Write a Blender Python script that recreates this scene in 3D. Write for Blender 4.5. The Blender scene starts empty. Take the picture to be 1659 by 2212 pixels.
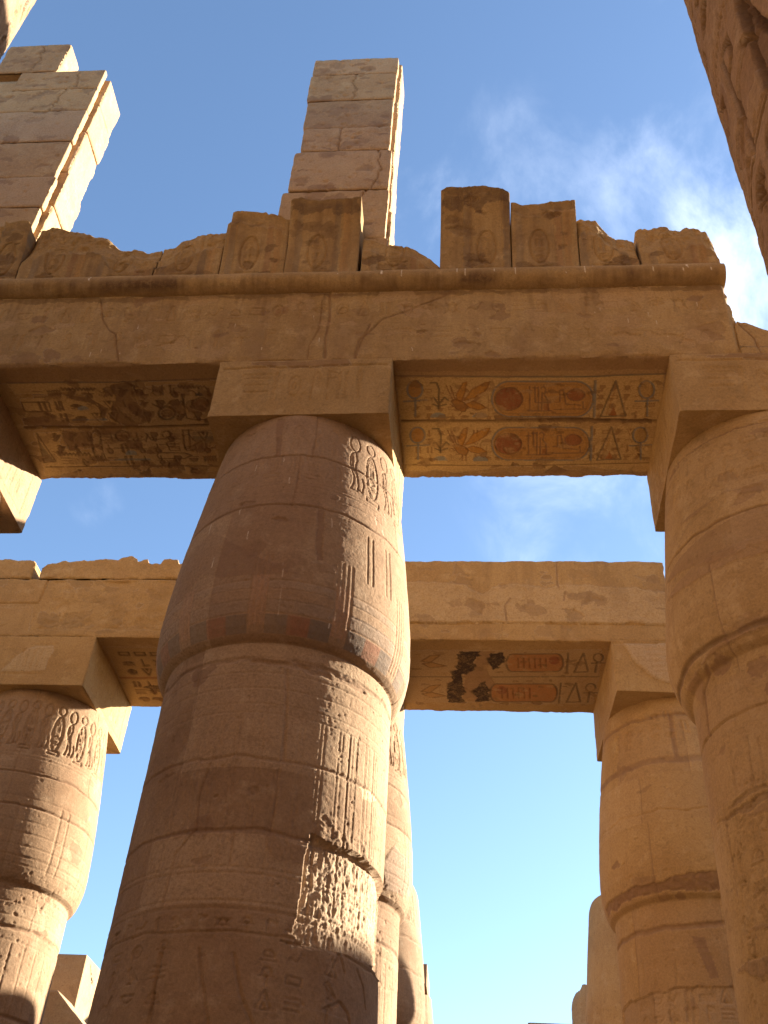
import bpy, math, numpy as np
from mathutils import Matrix, Vector
PI = math.pi
R = math.radians
scene = bpy.context.scene
COL = scene.collection

# ------------------------------------------------------------------ camera
F, PITCH, YAW, ROLL = 2220.2, .704, -.113, .071
CAM = np.array([0., 0., 1.6])
def cam_axes():
    cy, sy = math.cos(YAW), math.sin(YAW)
    right = np.array([cy, -sy, 0]); fh = np.array([sy, cy, 0]); z = np.array([0, 0, 1.])
    f = fh*math.cos(PITCH)+z*math.sin(PITCH); up = -fh*math.sin(PITCH)+z*math.cos(PITCH)
    return right*math.cos(ROLL)+up*math.sin(ROLL), -right*math.sin(ROLL)+up*math.cos(ROLL), f
AR, AU, AF = cam_axes()
cd = bpy.data.cameras.new('camera'); co = bpy.data.objects.new('camera', cd); COL.objects.link(co)
cd.sensor_fit = 'VERTICAL'; cd.sensor_height = 36; cd.sensor_width = 27; cd.lens = 36*F/2212
cd.clip_start = .05; cd.clip_end = 6000
co.matrix_world = Matrix(((AR[0], AU[0], -AF[0], CAM[0]), (AR[1], AU[1], -AF[1], CAM[1]), (AR[2], AU[2], -AF[2], CAM[2]), (0, 0, 0, 1)))
scene.camera = co
scene.render.resolution_x = 768; scene.render.resolution_y = 1024
scene.render.engine = 'CYCLES'
scene.cycles.max_bounces = 12; scene.cycles.diffuse_bounces = 8

# measuring helpers: a spot seen in the photograph (1659 x 2212) -> where it lies on a real surface
def ray(u, v): return AF+AR*(u-829.5)/F-AU*(v-1106.)/F
def on(u, v, axis, val):
    d = ray(u, v); t = (val-CAM[axis])/d[axis]
    return CAM+d*t

# ------------------------------------------------------------------ light
SUN_AZ, SUN_EL = 33., 18.3       # azimuth from +X towards +Y
sun_dir = Vector((math.cos(R(SUN_EL))*math.cos(R(SUN_AZ)), math.cos(R(SUN_EL))*math.sin(R(SUN_AZ)), math.sin(R(SUN_EL))))
sd = bpy.data.lights.new('sun', 'SUN'); sd.energy = 5.0; sd.angle = R(.55); sd.color = (1, .92, .79)
so = bpy.data.objects.new('sun', sd); COL.objects.link(so)
so.rotation_euler = sun_dir.to_track_quat('Z', 'Y').to_euler(); so.location = sun_dir*200
scene.view_settings.view_transform = 'Standard'; scene.view_settings.look = 'None'
scene.view_settings.exposure = 2.42; scene.view_settings.gamma = 1

w = bpy.data.worlds.new('World'); scene.world = w; w.use_nodes = True
nt = w.node_tree; nt.nodes.clear()
def N(nt, typ, **kw):
    n = nt.nodes.new(typ)
    for k, v in kw.items():
        if k.startswith('i_'):
            n.inputs[k[2:].replace('_', ' ')].default_value = v
        elif k == 'ins':
            for a, b in v.items(): n.inputs[a].default_value = b
        else: setattr(n, k, v)
    return n
def L(nt, a, b): nt.links.new(a, b)
def MA(nt, op, a, b=None, c=None, clamp=False):
    n = nt.nodes.new('ShaderNodeMath'); n.operation = op; n.use_clamp = clamp
    for i, x in enumerate((a, b, c)):
        if x is None: continue
        if isinstance(x, (int, float)): n.inputs[i].default_value = x
        else: L(nt, x, n.inputs[i])
    return n.outputs[0]
def MR(nt, x, a, b, c=0., d=1., kind='SMOOTHSTEP'):
    n = nt.nodes.new('ShaderNodeMapRange'); n.interpolation_type = kind
    L(nt, x, n.inputs[0])
    for i, v in enumerate((a, b, c, d)): n.inputs[1+i].default_value = v
    return n.outputs[0]
sky = N(nt, 'ShaderNodeTexSky', sky_type='NISHITA', sun_disc=False, sun_elevation=R(SUN_EL), sun_rotation=R(90-SUN_AZ), air_density=1.0, dust_density=.6, ozone_density=2.8)
tc = N(nt, 'ShaderNodeTexCoord')
def dirdot(v):
    v = np.array(v)/np.linalg.norm(v)
    d = N(nt, 'ShaderNodeVectorMath', operation='DOT_PRODUCT'); L(nt, tc.outputs['Generated'], d.inputs[0]); d.inputs[1].default_value = tuple(v)
    return d.outputs['Value']
nz = N(nt, 'ShaderNodeTexNoise', ins={'Scale': 4.2, 'Detail': 12., 'Roughness': .60, 'Distortion': .35})
mp = N(nt, 'ShaderNodeMapping'); mp.inputs['Scale'].default_value = (1.5, 1., 1.25); mp.inputs['Rotation'].default_value = (.2, .5, .6); mp.inputs['Location'].default_value = (.3, .1, .2)
L(nt, tc.outputs['Generated'], mp.inputs[0]); L(nt, mp.outputs[0], nz.inputs['Vector'])
masks = None
for (u, v), rad, amp in (((1450, 420), .13, .24), ((1680, 600), .17, .52), ((1120, 330), .10, .16), ((1290, 1130), .15, .26), ((210, 1085), .03, .22), ((900, 460), .08, .28), ((1560, 160), .12, .14)):
    c1 = math.cos(rad)
    m = MA(nt, 'MULTIPLY', MR(nt, dirdot(ray(u, v)), c1, 1-(1-c1)*.1), amp)
    masks = m if masks is None else MA(nt, 'MAXIMUM', masks, m)
cl = MA(nt, 'MULTIPLY', MR(nt, MA(nt, 'ADD', nz.outputs[0], MA(nt, 'MULTIPLY', masks, .24)), .50, .92), masks, clamp=True)
mx = N(nt, 'ShaderNodeMix', data_type='RGBA'); L(nt, cl, mx.inputs[0]); L(nt, sky.outputs[0], mx.inputs[6]); mx.inputs[7].default_value = (8.6, 9.0, 9.8, 1)
bg = N(nt, 'ShaderNodeBackground'); bg.inputs[1].default_value = .066
L(nt, mx.outputs[2], bg.inputs[0])
wo = N(nt, 'ShaderNodeOutputWorld'); L(nt, bg.outputs[0], wo.inputs[0])

# ------------------------------------------------------------------ materials
def stone(name, c1, c2, c3, rough=.92, grain=1., bump=.5):
    m = bpy.data.materials.new(name); m.use_nodes = True
    t = m.node_tree; b = t.nodes['Principled BSDF']
    b.inputs['Roughness'].default_value = rough; b.inputs['Specular IOR Level'].default_value = .12; b.inputs['Diffuse Roughness'].default_value = 0.
    g = N(t, 'ShaderNodeNewGeometry')
    def noise(sc, det=5, ro=.6, vec=None, dist=0.):
        n = N(t, 'ShaderNodeTexNoise', ins={'Scale': sc, 'Detail': float(det), 'Roughness': ro, 'Distortion': dist}); L(t, vec or g.outputs['Position'], n.inputs['Vector']); return n.outputs[0]
    big = noise(.55, 6, .6, dist=.6); med = noise(3.1, 6, .62); fine = noise(26, 5, .7); tiny = noise(95, 3, .6)
    mpv = N(t, 'ShaderNodeMapping'); mpv.inputs['Scale'].default_value = (6., 6., .55); L(t, g.outputs['Position'], mpv.inputs[0])
    streak = noise(1.3, 5, .6, mpv.outputs[0])
    def mix(f, a, bb, mode='MIX'):
        n = N(t, 'ShaderNodeMix', data_type='RGBA', blend_type=mode)
        for i, x in ((0, f), (6, a), (7, bb)):
            if isinstance(x, (float, int)): n.inputs[i].default_value = x
            elif isinstance(x, tuple): n.inputs[i].default_value = (*x, 1)
            else: L(t, x, n.inputs[i])
        return n.outputs[2]
    c = mix(MR(t, big, .36, .64), c1, c2)
    c = mix(MA(t, 'MULTIPLY', MR(t, med, .52, .75), .75), c, c3)
    c = mix(MA(t, 'MULTIPLY', MR(t, streak, .52, .78), .30), c, tuple(x*.55 for x in c2))
    c = mix(MA(t, 'MULTIPLY', MR(t, noise(7.5, 6, .68), .54, .70), .38), c, tuple(x*.60 for x in c1))
    c = mix(MA(t, 'MULTIPLY', MR(t, noise(1.7, 7, .66, dist=1.2), .56, .66), .30), c, tuple(x*.66 for x in c1))
    at = N(t, 'ShaderNodeAttribute', attribute_name='paint')
    wear = MA(t, 'MULTIPLY', at.outputs['Alpha'], MR(t, MA(t, 'ADD', MA(t, 'MULTIPLY', fine, .5), MA(t, 'MULTIPLY', noise(6., 6, .7, dist=.8), .5)), .38, .54, .5, 1.))
    c = mix(wear, c, at.outputs['Color'])
    gv = MR(t, MA(t, 'ADD', MA(t, 'MULTIPLY', fine, .6), MA(t, 'MULTIPLY', tiny, .4)), .32, .68, .74, 1.22, 'LINEAR'); hv = N(t, 'ShaderNodeHueSaturation'); L(t, gv, hv.inputs['Value']); L(t, c, hv.inputs['Color'])
    L(t, hv.outputs[0], b.inputs['Base Color'])
    h = MA(t, 'ADD', MA(t, 'MULTIPLY', fine, .6), MA(t, 'MULTIPLY', tiny, .3*grain))
    vo = N(t, 'ShaderNodeTexVoronoi', ins={'Scale': 17.}); L(t, g.outputs['Position'], vo.inputs['Vector'])
    pit = MA(t, 'MULTIPLY', MR(t, vo.outputs['Distance'], .05, .2, -1., 0.), MR(t, med, .5, .62))
    h = MA(t, 'ADD', h, MA(t, 'MULTIPLY', pit, .5))
    bp = N(t, 'ShaderNodeBump', ins={'Strength': bump, 'Distance': .035}); L(t, h, bp.inputs['Height']); L(t, bp.outputs[0], b.inputs['Normal'])
    return m
M_COL = stone('sandstone_column', (.24, .146, .081), (.297, .192, .110), (.37, .26, .16))
M_BEAM = stone('sandstone_beam', (.30, .187, .080), (.36, .235, .107), (.43, .30, .155))
M_FAR = stone('sandstone_far', (.32, .197, .086), (.37, .238, .107), (.42, .29, .15))
M_PIER = stone('sandstone_pier', (.335, .212, .113), (.385, .257, .14), (.43, .31, .18))
M_SAND = stone('sand_ground', (.20, .145, .092), (.23, .168, .107), (.18, .13, .083), bump=.8)

# ------------------------------------------------------------------ numpy relief tools
rng0 = np.random.RandomState(7); TAB = rng0.rand(512, 512)
def noise2(x, y, seed=0):
    x = np.asarray(x, float)+seed*17.31; y = np.asarray(y, float)+seed*9.77
    xi = np.floor(x).astype(int); yi = np.floor(y).astype(int); fx = x-xi; fy = y-yi
    fx = fx*fx*(3-2*fx); fy = fy*fy*(3-2*fy)
    a = TAB[xi & 511, yi & 511]; b = TAB[(xi+1) & 511, yi & 511]; c = TAB[xi & 511, (yi+1) & 511]; d = TAB[(xi+1) & 511, (yi+1) & 511]
    return (a*(1-fx)+b*fx)*(1-fy)+(c*(1-fx)+d*fx)*fy
def fbm(x, y, seed=0, o=5, g=.55):
    s = 0; a = 1.; t = 0
    for i in range(o):
        s = s+a*noise2(x*2**i, y*2**i, seed+i*3); t += a; a *= g
    return s/t-.5      # about -.3 .. .3

class Canvas:
    """height H (metres along the surface normal) and paint RGBA on a grid of b (rows) x a (columns)"""
    def __init__(s, a, b):
        s.a = np.asarray(a, float); s.b = np.asarray(b, float)
        s.H = np.zeros((len(b), len(a))); s.P = np.zeros((len(b), len(a), 4)); s.P[..., :3] = .4
        s.A, s.B = np.meshgrid(s.a, s.b)
    def win(s, a0, a1, b0, b1):
        i0, i1 = np.searchsorted(s.b, [b0, b1]); j0, j1 = np.searchsorted(s.a, [a0, a1])
        return slice(i0, i1), slice(j0, j1)
    def dist(s, pts, w):
        pts = np.asarray(pts, float)
        sl = s.win(pts[:, 0].min()-w, pts[:, 0].max()+w, pts[:, 1].min()-w, pts[:, 1].max()+w)
        A = s.A[sl]; B = s.B[sl]
        if A.size == 0: return sl, None
        D = np.full(A.shape, 1e9)
        for p, q in zip(pts[:-1], pts[1:]):
            d = q-p; l = d@d+1e-12
            t = np.clip(((A-p[0])*d[0]+(B-p[1])*d[1])/l, 0, 1)
            D = np.minimum(D, np.hypot(A-p[0]-t*d[0], B-p[1]-t*d[1]))
        return sl, D
    def line(s, pts, w=.02, d=.012, col=None, al=.8, close=False):
        pts = [tuple(p) for p in pts]
        if close: pts = pts+[pts[0]]
        sl, D = s.dist(pts, w*1.2)
        if D is None: return
        k = np.clip(1-D/w, 0, 1)
        if d: s.H[sl] = np.where(k > 0, np.minimum(s.H[sl], s.H[sl]*0+s.H[sl]-d*np.minimum(1, k*1.6)), s.H[sl])
        if col is not None:
            kk = np.clip(k*2.2, 0, 1)*al
            s.blend(sl, kk, col)
    def blend(s, sl, k, col):
        P = s.P[sl]; a0 = P[..., 3]; a1 = k+a0*(1-k)
        c = (np.array(col)[None, None]*k[..., None]+P[..., :3]*(a0*(1-k))[..., None])/np.maximum(a1, 1e-6)[..., None]
        P[..., :3] = np.where(a1[..., None] > 1e-6, c, P[..., :3]); P[..., 3] = a1
    def inside(s, pts):
        pts = np.asarray(pts, float)
        sl = s.win(pts[:, 0].min(), pts[:, 0].max(), pts[:, 1].min(), pts[:, 1].max())
        A = s.A[sl]; B = s.B[sl]; m = np.zeros(A.shape, bool)
        n = len(pts)
        for i in range(n):
            x0, y0 = pts[i]; x1, y1 = pts[(i+1) % n]
            if y0 == y1: continue
            c = ((B >= y0) != (B >= y1)) & (A < x0+(B-y0)*(x1-x0)/(y1-y0)); m ^= c
        return sl, m
    def fill(s, pts, h=0., col=None, al=.8, rag=0., rough=0., soft=None):
        pts = np.asarray(pts, float)
        if rag:
            q = []
            n = len(pts)
            for i in range(n):
                p0 = pts[i]; p1 = pts[(i+1) % n]; l = np.hypot(*(p1-p0)); k = max(2, int(l/.04))
                for t in np.arange(k)/k:
                    p = p0+(p1-p0)*t
                    q.append(p+rag*2.2*np.array([fbm(p[0]*5, p[1]*5, 5), fbm(p[0]*5, p[1]*5, 11)]))
            pts = np.array(q)
        sl, m = s.inside(pts)
        if m.size == 0: return
        if h or rough:
            s.H[sl] += m*(h+rough*fbm(s.A[sl]*14, s.B[sl]*14, 3, 4))
        if col is not None: s.blend(sl, m*al, col)
    def rough(s, amp, sc, seed=0, o=5): s.H += amp*fbm(s.A*sc, s.B*sc, seed, o)
    def pits(s, n, rng, amin=None, r=(.01, .03), d=(.004, .012), box=None):
        a0, a1, b0, b1 = box or (s.a[0], s.a[-1], s.b[0], s.b[-1])
        for _ in range(n):
            x = rng.uniform(a0, a1); y = rng.uniform(b0, b1); rr = rng.uniform(*r); dd = rng.uniform(*d)
            s.line([(x, y), (x+rng.uniform(-1, 1)*rr, y+rng.uniform(-.6, .6)*rr)], rr, dd)
    def joint(s, b0, a0=None, a1=None, w=.02, d=.02, wob=.03, col=None, seed=0):
        a0 = s.a[0] if a0 is None else a0; a1 = s.a[-1] if a1 is None else a1
        xs = np.arange(a0, a1+.05, .05)
        s.line(list(zip(xs, b0+wob*2*fbm(xs*2.5, xs*0+b0*3, seed))), w, d, col, .7)
    def glyph(s, kind, x, y, wd, ht, d=.012, lw=.018, col=None, fillcol=None, flip=1, al=.8):
        for typ, pts in GLY[kind]:
            q = [(x+flip*(px-.5)*wd, y+(py-.5)*ht) for px, py in pts]
            if typ == 'f':
                s.fill(q, -d*.25, fillcol or col, al if (fillcol or col) else 0)
                s.line(q, lw, d, col, al, close=True)
            else: s.line(q, lw, d, col, al)
    def text(s, x0, x1, y0, y1, rng, cell=.3, d=.01, lw=.016, col=None, kinds=None):
        kinds = kinds or list(GLY)
        nx = max(1, int(round((x1-x0)/cell))); ny = max(1, int(round((y1-y0)/cell)))
        for i in range(nx):
            for j in range(ny):
                k = kinds[rng.randint(len(kinds))]
                cx = x0+(i+.5)*(x1-x0)/nx; cy = y0+(j+.5)*(y1-y0)/ny
                s.glyph(k, cx, cy, (x1-x0)/nx*.78, (y1-y0)/ny*.8, d, lw, col, flip=1)
def circ(cx, cy, rx, ry, a0=0, a1=2*PI, n=18): return [(cx+rx*math.cos(t), cy+ry*math.sin(t)) for t in np.linspace(a0, a1, n)]
def capsule(x0, x1, y0, y1, r, n=9):
    """rounded box outline, r = corner radius in x, full half height in y"""
    ry = (y1-y0)/2; cy = (y0+y1)/2
    return [(x1-r+r*math.cos(t), cy+ry*math.sin(t)) for t in np.linspace(-PI/2, PI/2, n)]+[(x0+r+r*math.cos(t), cy+ry*math.sin(t)) for t in np.linspace(PI/2, 3*PI/2, n)]
GLY = {
 'ankh': [('f', circ(.5, .74, .2, .22)), ('l', [(.15, .5), (.85, .5)]), ('l', [(.5, .5), (.5, .02)])],
 'reed': [('f', [(.42, .05), (.42, .6), (.35, .8), (.5, .98), (.62, .8), (.55, .6), (.55, .05)])],
 'reeds': [('f', [(.2, .05), (.2, .6), (.15, .85), (.3, .95), (.33, .05)]), ('f', [(.6, .05), (.6, .6), (.55, .85), (.7, .95), (.73, .05)])],
 'disk': [('f', circ(.5, .5, .33, .33)), ('l', circ(.5, .5, .1, .1))],
 'ripple': [('l', [(i/10, .5+(.12 if i % 2 else -.12)) for i in range(11)]), ('l', [(i/10, .2+(.12 if i % 2 else -.12)) for i in range(11)])],
 'basket': [('f', circ(.5, .65, .45, .4, PI, 2*PI, 12))],
 'bread': [('f', circ(.5, .3, .3, .35, 0, PI, 12)), ('l', [(.1, .1), (.9, .1)])],
 'bird': [('f', [(.1, .72), (.22, .88), (.36, .9), (.42, .75), (.62, .55), (.9, .18), (.72, .22), (.55, .2), (.5, .04), (.42, .04), (.42, .22), (.28, .35), (.24, .6)]), ('l', [(.3, .04), (.6, .04)]), ('l', [(.42, .5), (.68, .3)])],
 'man': [('f', [(.3, .05), (.28, .4), (.38, .62), (.36, .85), (.48, .97), (.6, .85), (.56, .66), (.66, .45), (.82, .3), (.8, .05)]), ('l', [(.4, .55), (.15, .6)])],
 'eye': [('f', [(.05, .5), (.3, .68), (.6, .68), (.92, .48), (.6, .36), (.3, .36)]), ('f', circ(.48, .52, .11, .13)), ('l', [(.08, .76), (.5, .88), (.9, .76)])],
 'pool': [('l', [(.1, .3), (.9, .3), (.9, .7), (.1, .7), (.1, .3)])],
 'bars': [('l', [(.1, .8), (.9, .8)]), ('l', [(.1, .5), (.9, .5)]), ('l', [(.1, .2), (.9, .2)])],
 'snake': [('l', [(.1, .3), (.25, .45), (.4, .3), (.6, .3), (.75, .5), (.85, .8), (.95, .7)])],
 'flag': [('l', [(.4, .02), (.4, .98), (.85, .9), (.85, .75), (.4, .72)])],
 'hook': [('l', [(.3, .02), (.35, .8), (.5, .95), (.68, .85), (.66, .7)])],
 'tri': [('l', [(.5, .98), (.12, .04), (.88, .04), (.5, .98)]), ('f', [(.5, .35), (.38, .06), (.6, .06)])],
 'scarab': [('f', circ(.5, .45, .22, .32)), ('l', [(.28, .55), (.1, .75)]), ('l', [(.72, .55), (.9, .75)]), ('l', [(.28, .3), (.1, .1)]), ('l', [(.72, .3), (.9, .1)]), ('l', [(.3, .62), (.7, .62)])],
}
UR = {'cobra': [('l', circ(.5, .85, .27, .13)), ('f', [(.52, .71), (.36, .68), (.26, .60), (.24, .48), (.34, .36), (.44, .27), (.42, .16), (.28, .05), (.60, .05), (.66, .14), (.62, .26), (.54, .36), (.50, .46), (.60, .58)]), ('l', [(.36, .62), (.36, .46), (.48, .34)]), ('l', [(.62, .1), (.85, .06), (.95, .2), (.85, .3)])]}

def mesh_grid(name, P, mat, parent=None, paint=None, closed=False, caps=(), smooth=True, flip=False):
    """P: (n, m, 3) grid; closed: last column joins the first; caps: list of vertex loops (row/col index lists) closed by an n-gon"""
    n, m, _ = P.shape
    idx = np.arange(n*m).reshape(n, m)
    if closed: J = np.concatenate([idx, idx[:, :1]], 1)
    else: J = idx
    q = np.stack([J[:-1, :-1], J[:-1, 1:], J[1:, 1:], J[1:, :-1]], -1).reshape(-1, 4)
    if flip: q = q[:, ::-1]
    loops = [q.ravel()]; tot = [np.full(len(q), 4)]
    for c in caps:
        c = np.asarray([r*m+k for r, k in c]); loops.append(c); tot.append(np.array([len(c)]))
    lv = np.concatenate(loops); lt = np.concatenate(tot)
    me = bpy.data.meshes.new(name)
    me.vertices.add(n*m); me.vertices.foreach_set('co', P.reshape(-1).astype(np.float32))
    me.loops.add(len(lv)); me.loops.foreach_set('vertex_index', lv.astype(np.int32))
    me.polygons.add(len(lt)); st = np.concatenate([[0], np.cumsum(lt)[:-1]])
    me.polygons.foreach_set('loop_start', st.astype(np.int32)); me.polygons.foreach_set('loop_total', lt.astype(np.int32))
    sm = np.full(len(lt), smooth); sm[len(q):] = False
    me.polygons.foreach_set('use_smooth', sm)
    me.update(calc_edges=True)
    at = me.color_attributes.new('paint', 'FLOAT_COLOR', 'POINT')
    if paint is None: paint = np.zeros((n*m, 4))
    at.data.foreach_set('color', np.asarray(paint, np.float32).reshape(-1))
    me.materials.append(mat)
    o = bpy.data.objects.new(name, me); COL.objects.link(o)
    if parent is not None: o.parent = parent; o.matrix_parent_inverse = Matrix.Translation(-Vector(parent.location))
    return o
def thing(name, label, cat, loc=(0, 0, 0), group=None):
    o = bpy.data.objects.new(name, None); COL.objects.link(o); o.location = loc
    o['label'] = label; o['category'] = cat
    if group: o['group'] = group
    o.empty_display_size = .5
    return o

# ------------------------------------------------------------------ ground
g = 900.
xs = np.concatenate([[-g, -200, -60], np.arange(-30, 30.1, .5), [60, 200, g]]); ys = np.concatenate([[-g, -200, -60], np.arange(-20, 50.1, .5), [90, 250, g]])
GX, GY = np.meshgrid(xs, ys); GZ = .12*fbm(GX*.35, GY*.35, 2)
go = mesh_grid('ground', np.stack([GX, GY, GZ], -1), M_SAND); go['kind'] = 'structure'

# ------------------------------------------------------------------ columns
def r_of(z):
    return np.interp(z, [0, .6, 2.5, 5, 7, 8.73, 8.75, 8.80, 8.90, 9.05, 9.25, 9.5, 9.9, 10.3, 11, 12, 12.6, 13.0], [1.42, 1.60, 1.66, 1.60, 1.575, 1.560, 1.60, 1.655, 1.705, 1.75, 1.785, 1.79, 1.775, 1.745, 1.68, 1.565, 1.49, 1.43])
def angles(center, half, step_dense, r=1.6):
    """angle list, dense around center (radians), coarse elsewhere, from the back round to the back"""
    d = step_dense/r; dense = np.arange(center-half, center+half, d)
    rest = np.linspace(dense[-1]+d, center-half+2*PI-d, max(8, int((2*PI-2*half)*r/.12)))
    return np.concatenate([dense, rest])
def zlist(z0, z1, step, ztop=13., base=.3):
    a = np.arange(0, z0, base) if z0 > 0 else np.array([])
    b = np.arange(z0, z1, step)
    c = np.linspace(z1, ztop, max(2, int((ztop-z1)/step)+1)) if z1 < ztop else np.array([ztop])
    return np.unique(np.concatenate([a, b, c]))
def oncol(u, v, ax, rr=None):
    """spot in the photograph -> (angle, z) on the column's surface"""
    d = ray(u, v); r = 1.6
    for _ in range(6):
        p = CAM[:2]-ax; A = d[:2]@d[:2]; B = 2*p@d[:2]; Cc = p@p-r*r; disc = max(B*B-4*A*Cc, 0)
        t = (-B-math.sqrt(disc))/(2*A); z = CAM[2]+t*d[2]; r = float(r_of(min(max(z, .7), 13))) if rr is None else rr
    q = CAM[:2]+t*d[:2]-ax
    return math.atan2(q[1], q[0]), z
def column(label, ax, center, half, step, z0, decor=None, abacus=None, mat=M_COL, ztop=13., seed=0, rough=1., group='closed-bud sandstone columns of the side aisle', broken=None, amat=None, name='column', prof=None):
    ax = np.array(ax, float); th = angles(center, half, step); zz = zlist(z0, ztop, step, ztop)
    C = Canvas((th-center)*1.6, zz)     # a = arc distance from the middle of the seen side
    C.H += rough*(.022*fbm(C.A*.8, C.B*.8, seed)+.006*fbm(C.A*6, C.B*6, seed+1)+.006*fbm(C.A*28, C.B*28, seed+2, 3))
    if decor: decor(C, ax, center)
    r = r_of(zz) if prof is None else prof(zz)
    sl = np.gradient(r, zz); nr = 1/np.sqrt(1+sl*sl); nzz = -sl*nr
    RR = r[:, None]+C.H*nr[:, None]; ZZ = zz[:, None]+C.H*nzz[:, None]*.5
    ZZ[0] = 0
    if broken is not None:
        ztl = broken(th); k = np.clip((zz[:, None]-(ztl[None]-.5))/.5, 0, 1)
        ZZ = np.minimum(ZZ, ztl[None]+.03*fbm(C.A*4, C.B*8, 9)); RR = RR*(1-.10*k**2)
    P = np.stack([ax[0]+RR*np.cos(th)[None], ax[1]+RR*np.sin(th)[None], ZZ+0*RR], -1)
    t = thing(name, label, 'column', (ax[0], ax[1], 0), group)
    ineck = int(np.searchsorted(zz, 8.78))
    m = len(th)
    mesh_grid('shaft', P[:ineck+1], mat, t, C.P[:ineck+1].reshape(-1, 4), closed=True)
    nr_ = len(zz)-ineck
    mesh_grid('capital', P[ineck:], mat, t, C.P[ineck:].reshape(-1, 4), closed=True, caps=[[(nr_-1, k) for k in range(m)]])
    if abacus: abacus_block(t, amat=amat or mat, seed=seed, **abacus)
    return t
def loop_section(corners, steps, bev=.015):
    """closed plan/section polygon -> points, outward normals, run length, distance to nearest corner, side index"""
    pts, nor, side, dc, s = [], [], [], [], []
    n = len(corners); tot = 0
    area = sum(corners[i][0]*corners[(i+1) % n][1]-corners[(i+1) % n][0]*corners[i][1] for i in range(n)); sg = 1 if area > 0 else -1
    for i in range(n):
        a = np.array(corners[i], float); b = np.array(corners[(i+1) % n], float); l = np.hypot(*(b-a)); d = (b-a)/l
        nn = np.array([d[1], -d[0]])*sg; k = max(1, int(l/steps[i])); ts = np.concatenate([[bev/l], np.arange(1, k)/k, [1-bev/l]]) if k > 1 else np.array([bev/l, 1-bev/l])
        for t in ts:
            pts.append(a+(b-a)*t); nor.append(nn); side.append(i); dc.append(min(t, 1-t)*l); s.append(tot+t*l)
        tot += l
    return np.array(pts), np.array(nor), np.array(s), np.array(dc), np.array(side)
def sweep(name, corners, steps, axis, along, mat, parent, decor=None, chip=.03, rough=1., seed=0, endchip=.0, shade_cap=True, offset=None, capends=(True, True)):
    """extrude a closed section along x ('x') or z ('z') with relief; decor(dict side->Canvas)"""
    pts, nor, s, dc, side = loop_section(corners, steps)
    along = np.asarray(along, float)
    H = np.zeros((len(along), len(pts))); Pn = np.zeros((len(along), len(pts), 4)); Pn[..., :3] = .4
    Sg, Ag = np.meshgrid(s, along)
    H += rough*(.022*fbm(Sg*1.2, Ag*1.2, seed)+.012*fbm(Sg*5, Ag*5, seed+1)+.006*fbm(Sg*22, Ag*22, seed+2, 3))
    cn = np.clip(fbm(Ag*3.5+side[None]//1*0, Ag*0+np.round(s)[None]*0+seed, seed+5, 5)+.12, 0, 1)
    H -= chip*3.2*cn*np.exp(-(dc/.035)**2)[None]
    if endchip:
        de = np.minimum(along-along[0], along[-1]-along); H -= (endchip*np.exp(-(de/.04)**2))[:, None]*(1+fbm(Sg*6, Ag*6, seed+8))
    if decor:
        for i, f in decor.items():
            j = np.where(side == i)[0]; k0, k1 = j[0], j[-1]+1
            # canvas axes: a = along (x) for 'x' sweeps, b = section coordinate ; for z sweeps a = run, b = z
            if axis == 'x':
                coord = pts[k0:k1]; c0 = coord[:, 0] if abs(nor[k0][0]) < .5 else coord[:, 1]
                rev = c0[0] > c0[-1]; cc = c0[::-1] if rev else c0
                C = Canvas(along, cc); f(C)
                h = C.H[::-1] if rev else C.H; p = C.P[::-1] if rev else C.P
                H[:, k0:k1] += h.T; Pn[:, k0:k1] = p.transpose(1, 0, 2)
            else:
                coord = pts[k0:k1]; c0 = coord[:, 0] if abs(nor[k0][0]) < .5 else coord[:, 1]
                rev = c0[0] > c0[-1]; cc = c0[::-1] if rev else c0
                C = Canvas(cc, along); f(C)
                h = C.H[:, ::-1] if rev else C.H; p = C.P[:, ::-1] if rev else C.P
                H[:, k0:k1] += h; Pn[:, k0:k1] = p
    Q = pts[None]+nor[None]*H[..., None]
    if offset is not None: Q = Q+offset(along, Q)
    A3 = np.repeat(along[:, None], len(pts), 1)
    P = np.stack([A3, Q[..., 0], Q[..., 1]], -1) if axis == 'x' else np.stack([Q[..., 0], Q[..., 1], A3], -1)
    if axis == 'x' and endchip:
        P[0, :, 0] += .10*fbm(pts[:, 0]*3, pts[:, 1]*3, seed+4); P[-1, :, 0] += .14*fbm(pts[:, 0]*3, pts[:, 1]*3, seed+6)
    n = len(along); m = len(pts); caps = []
    if capends[0]: caps.append([(0, k) for k in range(m)][::-1])
    if capends[1]: caps.append([(n-1, k) for k in range(m)])
    return mesh_grid(name, P, mat, parent, Pn.reshape(-1, 4), closed=True, caps=caps)
def abacus_block(t, x0, x1, y0, y1, z0=13., z1=14.27, rot=0., step=.03, decor=None, amat=M_COL, seed=0, chip=.02, cut=None):
    cx, cy = (x0+x1)/2, (y0+y1)/2
    cs = [(x0, y0), (x1, y0), (x1, y1), (x0, y1)]
    if rot:
        c, s = math.cos(rot), math.sin(rot); cs = [(cx+(x-cx)*c-(y-cy)*s, cy+(x-cx)*s+(y-cy)*c) for x, y in cs]
    zz = np.arange(z0, z1, step); zz[0] = z0; zz = np.append(zz, z1)
    return sweep('abacus', cs, [step, step, step*2, step], 'z', zz, amat, t, decor, chip=chip, seed=seed)

SHX = 7.264
A1 = np.array([-2.69, 12.45]); A2 = np.array([4.55, 12.45]); A0 = np.array([-9.54, 12.45])
B0 = np.array([-9.93, 20.8]); B1 = np.array([-3.03, 20.8]); B2 = np.array([4.33, 20.8])
def face(ax): return math.atan2(CAM[1]-ax[1], CAM[0]-ax[0])

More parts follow.
